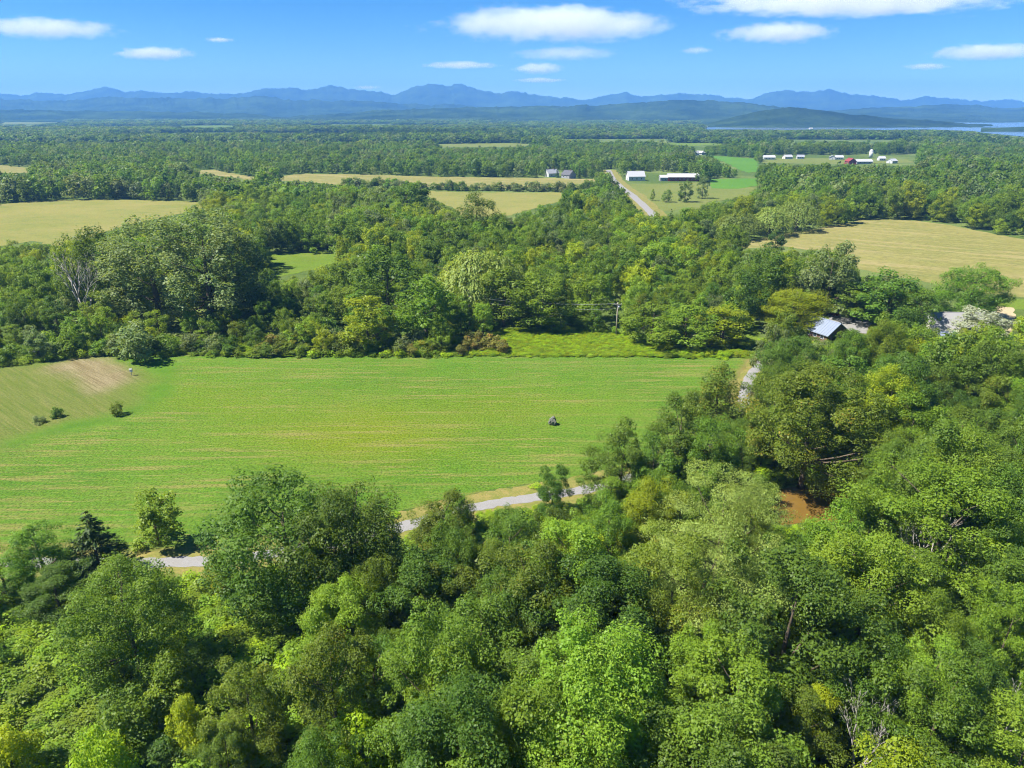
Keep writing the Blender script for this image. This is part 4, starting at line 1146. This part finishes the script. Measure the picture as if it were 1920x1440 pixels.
def shrub_row(line_px, n, spread, hr, mats, labelf, group, seed, wide=1.3, key='mid_bush'):
    L = [tuple(at(*p)[:2]) for p in line_px]; rr = np.random.default_rng(seed)
    seg = np.array(L); d = np.r_[0, np.cumsum(np.hypot(*np.diff(seg, axis=0).T))]
    for k in range(n):
        t = (k + rr.uniform(0.2, 0.8)) / n * d[-1]
        x = np.interp(t, d, seg[:, 0]); y = np.interp(t, d, seg[:, 1]) + rr.uniform(-1, 1) * spread
        h = rr.uniform(*hr)
        lf = mats[rr.integers(len(mats))]
        plant('shrub', key, x, y, h, h * wide * rr.uniform(0.85, 1.25), lf, labelf(TONEW.get(lf, 'green'), ordinal(k)), 'shrub', group)
shrub_row([(470, 668), (560, 664), (660, 663), (760, 663), (835, 662)], 18, 1.0, (2.0, 3.0), ['leaf_rust', 'leaf_olive', 'leaf_olive', 'leaf_mid'], lambda c, o_: f'{c} low brush, {o_} from the left in the front of the reddish thicket', 'reddish brush at the field edge', 41, 1.7)
shrub_row([(500, 655), (600, 650), (700, 648), (800, 648)], 14, 1.2, (2.6, 3.6), ['leaf_rust', 'leaf_olive', 'leaf_grey', 'leaf_olive'], lambda c, o_: f'{c} brush, {o_} from the left at the back of the reddish thicket', 'reddish brush at the field edge', 42, 1.6)
shrub_row([(862, 660), (900, 650), (945, 656)], 7, 1.6, (2.4, 3.6), ['leaf_rust', 'leaf_olive', 'leaf_rust'], lambda c, o_: f'{c} brush, {o_} from the left in the clump beside the lush grass', 'brush beside the lush grass', 43, 1.6)
shrub_row([(0, 684), (60, 672), (150, 662), (210, 662), (320, 660), (450, 662)], 14, 1.0, (2.6, 4.4), ['leaf_deep', 'leaf_grey', 'leaf_mid'], lambda c, o_: f'{c} edge bush, {o_} from the left along the mown plot and field', 'bushes along the far field edge', 44, 1.25)
shrub_row([(1000, 618), (1060, 612), (1130, 620), (1190, 630)], 8, 1.5, (1.8, 2.8), ['leaf_bright', 'leaf_rust', 'leaf_bright'], lambda c, o_: f'{c} bush, {o_} from the left behind the lush grass patch', 'bushes behind the lush grass', 45, 1.6)
shrub_row([(1240, 668), (1290, 667), (1350, 668), (1395, 668)], 9, 0.8, (0.9, 1.6), ['leaf_bright', 'leaf_lime', 'leaf_yellow'], lambda c, o_: f'{c} low bush, {o_} from the left along the field end by the cedar', 'bushes at the field end', 46, 1.7)
shrub_row([(640, 349), (700, 351), (780, 356), (880, 357), (960, 358), (1050, 359), (1120, 358)], 34, 3.0, (3.5, 7.0), ['leaf_deep', 'leaf_mid', 'leaf_grey'], lambda c, o_: f'{c} hedge bush, {o_} from the left in the hedgerow between gold meadows', 'hedgerow between the gold meadows', 47, 1.35)

# ------------------------------------------------------------------ buildings
def house(name, px, py, rz, L, W_, hw, hr, wall, roof, label, category='house', windows=2, over=0.45, chimney=False, ribs=False, door=True, z=0.0, trim='white_paint', pos=None):
    """gabled building, ridge along local x"""
    b = at(px, py) if pos is None else pos
    root = empty(name, (b[0], b[1], z), rz)
    tag(root, label, category)
    mb = MB(); mb.prism([(-W_ / 2, -0.2), (W_ / 2, -0.2), (W_ / 2, hw), (0, hw + hr - 0.06), (-W_ / 2, hw)], 'x', -L / 2, L / 2)
    mb.build('wall', wall, root)
    sl = hr / (W_ / 2); t = 0.16
    for s in (-1, 1):
        e = W_ / 2 + over; ze = hw - over * sl
        mb = MB()
        if ribs:
            n = max(6, int((L + 2 * over) / 0.8)); x0 = -L / 2 - over; dx = (L + 2 * over) / n
            prof = []
            for k in range(n):
                xx = x0 + k * dx
                prof += [(xx, 0), (xx + dx * .70, 0), (xx + dx * .80, 0.07), (xx + dx * .92, 0.07)]
            prof.append((x0 + n * dx, 0))
            up = [(x, 0, hw + hr + t + dz) for x, dz in prof]; dn = [(x, s * e, ze + t + dz) for x, dz in prof]
            k0 = len(mb.v); mb.v += up + dn; m_ = len(prof)
            for k in range(m_ - 1): mb.f.append((k0 + k, k0 + k + 1, k0 + m_ + k + 1, k0 + m_ + k))
            k1 = len(mb.v)
            mb.v += [(x0, 0, hw + hr), (-x0, 0, hw + hr), (x0, s * e, ze), (-x0, s * e, ze)]
            mb.f += [(k1, k1 + 2, k1 + 3, k1 + 1), tuple([k0 + m_ + i for i in range(m_)]) + (k1 + 3, k1 + 2), (k0, k0 + m_, k1 + 2, k1), (k0 + m_ - 1, k1 + 1, k1 + 3, k0 + 2 * m_ - 1)]
        else:
            mb.prism([(0, hw + hr), (0, hw + hr + t), (s * e, ze + t), (s * e, ze)], 'x', -L / 2 - over, L / 2 + over)
        mb.build('roof', roof, root)
    MB().prism([(-0.18, hw + hr + t - 0.03), (0.18, hw + hr + t - 0.03), (0, hw + hr + t + 0.10)], 'x', -L / 2 - over, L / 2 + over).build('ridge_cap', roof, root)
    for s in (-1, 1):
        for k in range(windows):
            xw = -L / 2 + L * (k + 0.75) / (windows + 0.5)
            fr = MB().box(xw - 0.6, xw + 0.6, s * W_ / 2 - 0.05, s * W_ / 2 + 0.05, 0.95, 2.15) if hw > 2.2 else None
            if fr:
                f_ = fr.build('window', trim, root)
                MB().box(xw - 0.48, xw + 0.48, s * W_ / 2 - 0.06, s * W_ / 2 + 0.07, 1.07, 2.03).build('pane', 'glass_dark', f_)
    if door:
        for s in (-1, 1):
            MB().box(s * L / 2 - 0.05, s * L / 2 + 0.06, -0.5, 0.5, 0.0, 2.05).build('door', 'grey_paint' if wall != 'red_paint' else 'white_paint', root)
    if chimney:
        MB().box(L * 0.18, L * 0.18 + 0.7, -0.35, 0.35, hw + hr - 0.6, hw + hr + 1.1).build('chimney', 'brown_board', root)
    return root
# blue-grey metal roofed cottage by the gravel yard
b1 = at(1545, 634)
house('cottage', 0, 0, R(-64), 8.0, 7.2, 2.4, 2.5, 'brown_board', 'metal_roof', 'cottage with a blue-grey ribbed metal roof half hidden by trees beside the gravel yard', windows=3, ribs=True, pos=b1)
# pale roofed house by the tan meadow
b2 = at(1780, 628)
hs2 = house('farmhouse', 0, 0, R(-4), 14.0, 10.0, 2.8, 3.2, 'cream_paint', 'pale_roof', 'long house with a pale grey roof beneath the spreading tree', windows=4, pos=b2, chimney=False)
MB().prism([(-5.2, 2.48), (-5.2, 2.63), (-8.4, 2.12), (-8.4, 1.97)], 'x', -7.2, -0.6).build('porch_roof', 'metal_roof', hs2)
for xx in (-6.9, -3.9, -0.9):
    MB().box(xx - 0.07, xx + 0.07, -8.3, -8.16, 0, 2.0).build('porch_post', 'white_paint', hs2)
# farm beside the country road
house('barn', 1191, 338, R(8), 14, 9, 3.6, 3.8, 'white_paint', 'white_roof', 'white barn with a big pale roof beside the country road', 'barn', windows=3)
house('long_barn', 1280, 339, R(-1), 26, 9, 3.4, 2.4, 'red_paint', 'white_roof', 'long red barn with a white roof beyond the farm pasture', 'barn', windows=7)
house('shed', 1246, 339, R(-1), 8.5, 7, 3.0, 1.6, 'grey_paint', 'white_roof', 'grey shed at the road end of the long red barn', 'shed', windows=1)
house('house', 1034, 331, R(30), 11, 8, 3.2, 3.0, 'white_paint', 'grey_paint', 'white farmhouse with a grey roof among the spruces', chimney=True)
house('house', 1066, 334, R(-50), 10, 8, 3.2, 3.4, 'grey_paint', 'dark_roof', 'dark roofed grey house beside the spruces', chimney=True)
house('shed', 1147, 371, R(35), 7, 5, 2.4, 1.6, 'cream_paint', 'white_roof', 'small white roofed shed among trees beside the country road', 'shed', windows=1)
TOWN = [(1305, 291, 20, 12, 9, 'white_paint', 'grey_paint', 'grey roofed house at the upper edge of the far green crop, first of three'),
        (1312, 290, -30, 14, 9, 'white_paint', 'white_roof', 'white roofed house in the middle of three above the far green crop'),
        (1319, 290, 10, 10, 8, 'grey_paint', 'grey_paint', 'grey house, last of three above the far green crop'),
        (1441, 299, 0, 26, 12, 'white_paint', 'white_roof', 'long white building at the near end of the far town row'),
        (1476, 298, 15, 20, 10, 'cream_paint', 'white_roof', 'cream building second along the far town row'),
        (1500, 298, -10, 16, 10, 'white_paint', 'grey_paint', 'white house with grey roof third along the far town row'),
        (1560, 299, 70, 14, 11, 'white_paint', 'grey_paint', 'tall white gabled house in the middle of the far town row'),
        (1572, 299, 0, 18, 10, 'white_paint', 'white_roof', 'white house just past the tall gabled one in the far town'),
        (1618, 307, 2, 34, 12, 'grey_paint', 'white_roof', 'long grey shed with white roof behind the red barn'),
        (1652, 301, 0, 14, 10, 'white_paint', 'white_roof', 'white house beyond the long grey shed in the far town'),
        (1672, 306, 30, 18, 12, 'white_paint', 'white_roof', 'white roofed house at the outer end of the far town'),
        (1520, 242.5, 0, 20, 14, 'white_paint', 'white_roof', 'tiny white house near the lake shore'),
        (1322, 238.5, 0, 26, 16, 'white_paint', 'white_roof', 'white building at the tip of the lake shore by the promontory')]
for x, y, rz, L, W_, wl, rf, lab in TOWN:
    house('house', x, y, R(rz), L * 0.52, W_ * 0.62, 2.7, 2.1, wl, rf, lab, windows=3, chimney=False, pos=None)
house('red_barn', 1594, 308, R(88), 12, 8, 3.4, 3.0, 'red_paint', 'red_paint', 'small red barn facing the viewer at the near side of the far town', 'barn', windows=2)
sl_ = at(1632, 296); root = tag(empty('silo', tuple(sl_)), 'white domed silo standing behind the far town', 'silo')
mb = MB(); mb.cyl((0, 0, -0.2), 2.2, 8.2, sides=18); mb.build('drum', 'white_paint', root, True)
mb = MB(); mb.tube([(0, 0, 8.0 + 2.2 * math.sin(t)) for t in np.linspace(0, 1.5, 7)], [2.28 * math.cos(t) for t in np.linspace(0, 1.5, 7)], 18); mb.build('dome', 'white_paint', root, True)

# ------------------------------------------------------------------ parked vehicle
cpos = at(1561, 592)
car = tag(empty('parked_vehicle', (cpos[0], cpos[1], 0.045), R(12)), 'dark maroon vehicle with a pale roof parked at the head of the gravel yard', 'vehicle')
MB().prism([(-2.3, 0.45), (-2.25, 0.95), (-1.2, 1.05), (1.9, 1.05), (2.25, 0.95), (2.3, 0.45)], 'y', -0.92, 0.92).build('body', 'car_maroon', car)
o = MB().prism([(-1.15, 1.052), (-0.55, 1.72), (1.7, 1.74), (2.0, 1.052)], 'y', -0.80, 0.80).build('cabin', 'glass_dark', car)
MB().prism([(-0.62, 1.722), (-0.55, 1.80), (1.68, 1.82), (1.78, 1.742)], 'y', -0.83, 0.83).build('roof', 'white_paint', car)
for yy in (-0.9, 0.72):
    for xx in (-1.45, 1.4):
        wh = MB().cyl((xx, yy, 0.34), 0.34, 0.2, 'y', 14).build('wheel', 'rubber', car)
        MB().cyl((xx, yy - 0.012, 0.34), 0.19, 0.224, 'y', 10).build('rim', 'steel', wh)
for s in (-1, 1):
    MB().box(2.28, 2.33, s * 0.72 - 0.12, s * 0.72 + 0.12, 0.72, 0.92).build('tail_light', 'car_lamp_red', car)
    MB().box(-2.33, -2.27, s * 0.68 - 0.16, s * 0.68 + 0.16, 0.70, 0.86).build('headlight', 'steel', car)
MB().box(-2.42, -2.26, -0.9, 0.9, 0.42, 0.58).build('bumper', 'grey_paint', car)
MB().box(2.26, 2.42, -0.9, 0.9, 0.42, 0.58).build('bumper', 'grey_paint', car)
car.rotation_euler = (0, 0, R(100))

# ------------------------------------------------------------------ utility poles and wires
def pole(px, py, h, label):
    b = at(px, py)
    root = tag(empty('utility_pole', tuple(b)), label, 'pole')
    MB().tube([(0, 0, -0.2), (0, 0, h * 0.5), (0, 0, h)], [0.19, 0.165, 0.13], 10).build('shaft', 'pole_wood', root, True)
    MB().box(-1.1, 1.1, -0.19, -0.07, h - 0.55, h - 0.41).build('crossarm', 'pole_wood', root)
    for xx in (-0.95, 0.0, 0.95):
        MB().tube([(xx, -0.13, h - 0.41), (xx, -0.13, h - 0.33), (xx, -0.13, h - 0.22)], [0.03, 0.07, 0.045], 8).build('insulator', 'white_paint', root, True)
    MB().tube([(0.36, -0.05, h - 1.75), (0.36, -0.05, h - 0.95), (0.36, -0.05, h - 0.85)], [0.26, 0.26, 0.14], 12).build('transformer', 'steel', root, True)
    return b, h
p1 = pole(1155, 630, 9.0, 'pale wooden utility pole standing at the back of the lush grass')
p2 = pole(880, 612, 9.0, 'second wooden utility pole hidden among trees along the wire line')
for k, (dz, off) in enumerate(((-0.22, -0.95), (-0.22, 0.95), (-1.6, 0.0))):
    a = Vector((p1[0][0] + off * 0.1, p1[0][1] - 0.13, p1[1] + dz)); b = Vector((p2[0][0] + off * 0.1, p2[0][1] - 0.13 + off, p2[1] + dz))
    pts = [a.lerp(b, t) - Vector((0, 0, 1.1 * 4 * t * (1 - t))) for t in np.linspace(0, 1, 14)]
    o = MB().tube(pts, [0.013] * 14, 4).build('overhead_wire', 'wire_metal')
    tag(o, ['upper front', 'upper back', 'lower'][k] + ' overhead wire strung between the two utility poles', 'wire', 'wires between the utility poles')

# ------------------------------------------------------------------ small things in the field
def post(name, px, yb, h, label, box=None):
    b = at(px, yb)
    root = tag(empty(name, (b[0], b[1], 0.02)), label, 'post')
    MB().tube([(0, 0, -0.2), (0.02, 0, h * 0.6), (0.05, 0, h)], [0.06, 0.055, 0.05], 8).build('stake', 'dead_wood', root, True)
    if box:
        bx_ = MB().box(-0.2, 0.3, -0.2, 0.2, h - 0.05, h + box).build('nest_box', 'white_paint', root)
        MB().prism([(-0.28, h + box), (0, h + box + 0.18), (0.28, h + box)], 'x', -0.26, 0.36).build('lid', 'grey_paint', bx_)
    return root
post('bird_box_post', 67, 675, 1.7, 'thin pale post with a small box at the outer edge of the mown plot', 0.4)
post('wooden_post', 154, 668, 1.8, 'thin leaning pale post at the woodland edge above the tilled plot')
post('marker_post', 247, 704, 0.9, 'small white box on a stake at the corner of the tilled plot', 0.55)
rb = at(1037, 796)
bm = bmesh.new(); bmesh.ops.create_icosphere(bm, subdivisions=3, radius=1.0)
rr = random.Random(7)
from mathutils import noise as mnoise
for v in bm.verts:
    p = v.co.copy(); k = (p.z + 1) / 2
    s = 1.05 * (1 - 0.62 * k) + 0.35 * mnoise.noise(p * 1.7) + 0.14 * mnoise.noise(p * 4.3)
    v.co = Vector((p.x * s, p.y * s * 0.85, -0.15 + 1.85 * k + 0.15 * mnoise.noise(p * 3)))
me = bpy.data.meshes.new('boulder'); bm.to_mesh(me); bm.free()
simple('rock', (0.14, 0.145, 0.115), 0.9, 0.2, 0, 1.6, 0.7); me.materials.append(MAT['rock'])
o = link(bpy.data.objects.new('boulder', me)); o.location = (rb[0], rb[1], 0.02)
tag(o, 'pointed grey boulder standing alone in the mown hay field', 'boulder')

# ------------------------------------------------------------------ clouds: lumpy bodies of thin scattering vapour, above the haze
def cloud(px, py, wpx, hpx, alt, seed, dens, label, place=None):
    v = (720 - py) / FOC; u = (px - 960) / FOC
    dy = CP + v * SP; dz = -SP + v * CP
    t = (alt - CAM_H) / dz
    c = np.array([u * t, dy * t, alt]); depth = math.hypot(c[0], c[1])
    wm = wpx * t / FOC; hm = hpx * t / FOC
    if place: c = np.array(place[:3], float); wm, hm = place[3], place[4]
    rr_ = np.random.default_rng(seed)
    bm = bmesh.new(); bmesh.ops.create_icosphere(bm, subdivisions=5, radius=1.0)
    ph = rr_.uniform(0, 50, 3)
    for vt in bm.verts:
        p = vt.co.copy(); q = Vector((p.x * 2.2 + ph[0], p.y * 2.2 + ph[1], p.z * 1.2 + ph[2]))
        s = 1 + 0.42 * mnoise.noise(q) + 0.20 * mnoise.noise(q * 2.7) + 0.10 * mnoise.noise(q * 6.1)
        z = p.z * s * (1.0 if p.z > 0 else 0.45)
        vt.co = Vector((p.x * s * wm * 0.56, p.y * s * wm * 0.36, z * hm * 0.62))
    me = bpy.data.meshes.new('cloud'); bm.to_mesh(me); bm.free()
    m, nt, out = new_mat('cloud_vapour_%d' % seed)
    tcn = node(nt, 'ShaderNodeTexCoord')
    mp = node(nt, 'ShaderNodeMapping'); mp.inputs['Scale'].default_value = (8.0 / wm, 8.0 / wm, 2.6 / hm); mp.inputs['Location'].default_value = tuple(ph)
    nt.links.new(tcn.outputs['Object'], mp.inputs[0])
    f = noise(nt, mp.outputs[0], 1.0, 7, 0.72)
    m2 = node(nt, 'ShaderNodeMapping'); m2.inputs['Location'].default_value = (-1, -1, -1); m2.inputs['Scale'].default_value = (2, 2, 2)
    nt.links.new(tcn.outputs['Generated'], m2.inputs[0])
    ln = node(nt, 'ShaderNodeVectorMath', operation='LENGTH'); nt.links.new(m2.outputs[0], ln.inputs[0])
    fall = node(nt, 'ShaderNodeMath', operation='MULTIPLY_ADD'); fall.inputs[1].default_value = -0.50; fall.inputs[2].default_value = 0.26
    nt.links.new(ln.outputs['Value'], fall.inputs[0])
    ad = node(nt, 'ShaderNodeMath', operation='ADD'); nt.links.new(f, ad.inputs[0]); nt.links.new(fall.outputs[0], ad.inputs[1])
    dn = node(nt, 'ShaderNodeMath', operation='MULTIPLY'); dn.inputs[1].default_value = dens * 1.15 / hm
    nt.links.new(ramp(nt, ad.outputs[0], [(0.40, 0.0), (0.56, 0.30), (0.80, 1.0)]), dn.inputs[0])
    pv = node(nt, 'ShaderNodeVolumePrincipled')
    pv.inputs['Color'].default_value = (1, 1, 1, 1); pv.inputs['Anisotropy'].default_value = 0.0
    nt.links.new(dn.outputs[0], pv.inputs['Density'])
    nt.links.new(pv.outputs[0], out.inputs['Volume'])
    me.materials.append(m)
    o = link(bpy.data.objects.new('cloud', me)); o.location = tuple(c)
    tag(o, label, 'cloud', 'clouds over the mountains')
CLOUDS = [(1008, 62, 470, 66, 2.6, 'largest white cloud, high above the middle of the mountains'), (80, 64, 290, 44, 1.6, 'thin streaky cloud cut by the left frame edge'), (292, 106, 150, 28, 2.6, 'small bright cloud above the left peak'),
          (410, 77, 56, 10, 1.0, 'tiny faint wisp between the left clouds and the largest cloud'), (1625, 12, 600, 54, 3.0, 'long white cloud cut by the top frame edge'), (1460, 70, 220, 44, 2.2, 'mid sized white cloud under the long top cloud'),
          (1855, 104, 220, 34, 2.6, 'white cloud cut by the right frame edge'), (1735, 128, 90, 16, 1.2, 'small flat wisp beneath the cloud at the right edge'), (1008, 133, 104, 24, 2.6, 'small puffy cloud low under the largest cloud'),
          (865, 125, 160, 14, 1.0, 'long faint wisp beside the small puffy cloud'), (1060, 108, 210, 30, 0.7, 'veil of thin vapour just below the largest cloud'), (1306, 98, 64, 16, 0.9, 'little faint cloud between the largest and the mid sized one'),
          (1014, 153, 100, 10, 1.4, 'flat narrow cloud lowest in the stack near the skyline'), (690, 166, 60, 10, 0.9, 'faint cloud strip resting on the skyline near the twin peaks')]
for i, (x, y, w_, h_, dn_, lab) in enumerate(CLOUDS):
    cloud(x, y, w_, h_, 1250 + 60 * (i % 3), 500 + i, dn_, lab)

# two more clouds overhead, above the frame: their shadows darken the plain and the promontory in the photograph
sh = Vector((-sdir.x, -sdir.y, 0)) / math.tan(SUN_EL) / Vector((sdir.x, sdir.y, 0)).length
for k, (gx_, gy_, w_, lab) in enumerate(((-420, 1750, 1100, 'cloud overhead shading the dark band of forest on the plain'), (1380, 3050, 1500, 'cloud overhead shading the promontory by the lake'))):
    cloud(960, 20, 100, 20, 1300, 540 + k, 2.6, lab, (gx_ - sh.x * 1300, gy_ - sh.y * 1300, 1300.0, w_, 190.0))

# ------------------------------------------------------------------ haze: one closed box of even, pale air round the whole place
zt = 455.0
mb = MB(); mb.box(-12200, 12200, -700, 12000, -2.0, zt)
m, nt, out = new_mat('haze_air')
pv = node(nt, 'ShaderNodeVolumePrincipled')
pv.inputs['Color'].default_value = (*HAZE_COLOR, 1); pv.inputs['Density'].default_value = HAZE_DENSITY; pv.inputs['Anisotropy'].default_value = 0.0
nt.links.new(pv.outputs[0], out.inputs['Volume'])
tag(mb.build('haze', 'haze_air'), kind='stuff')
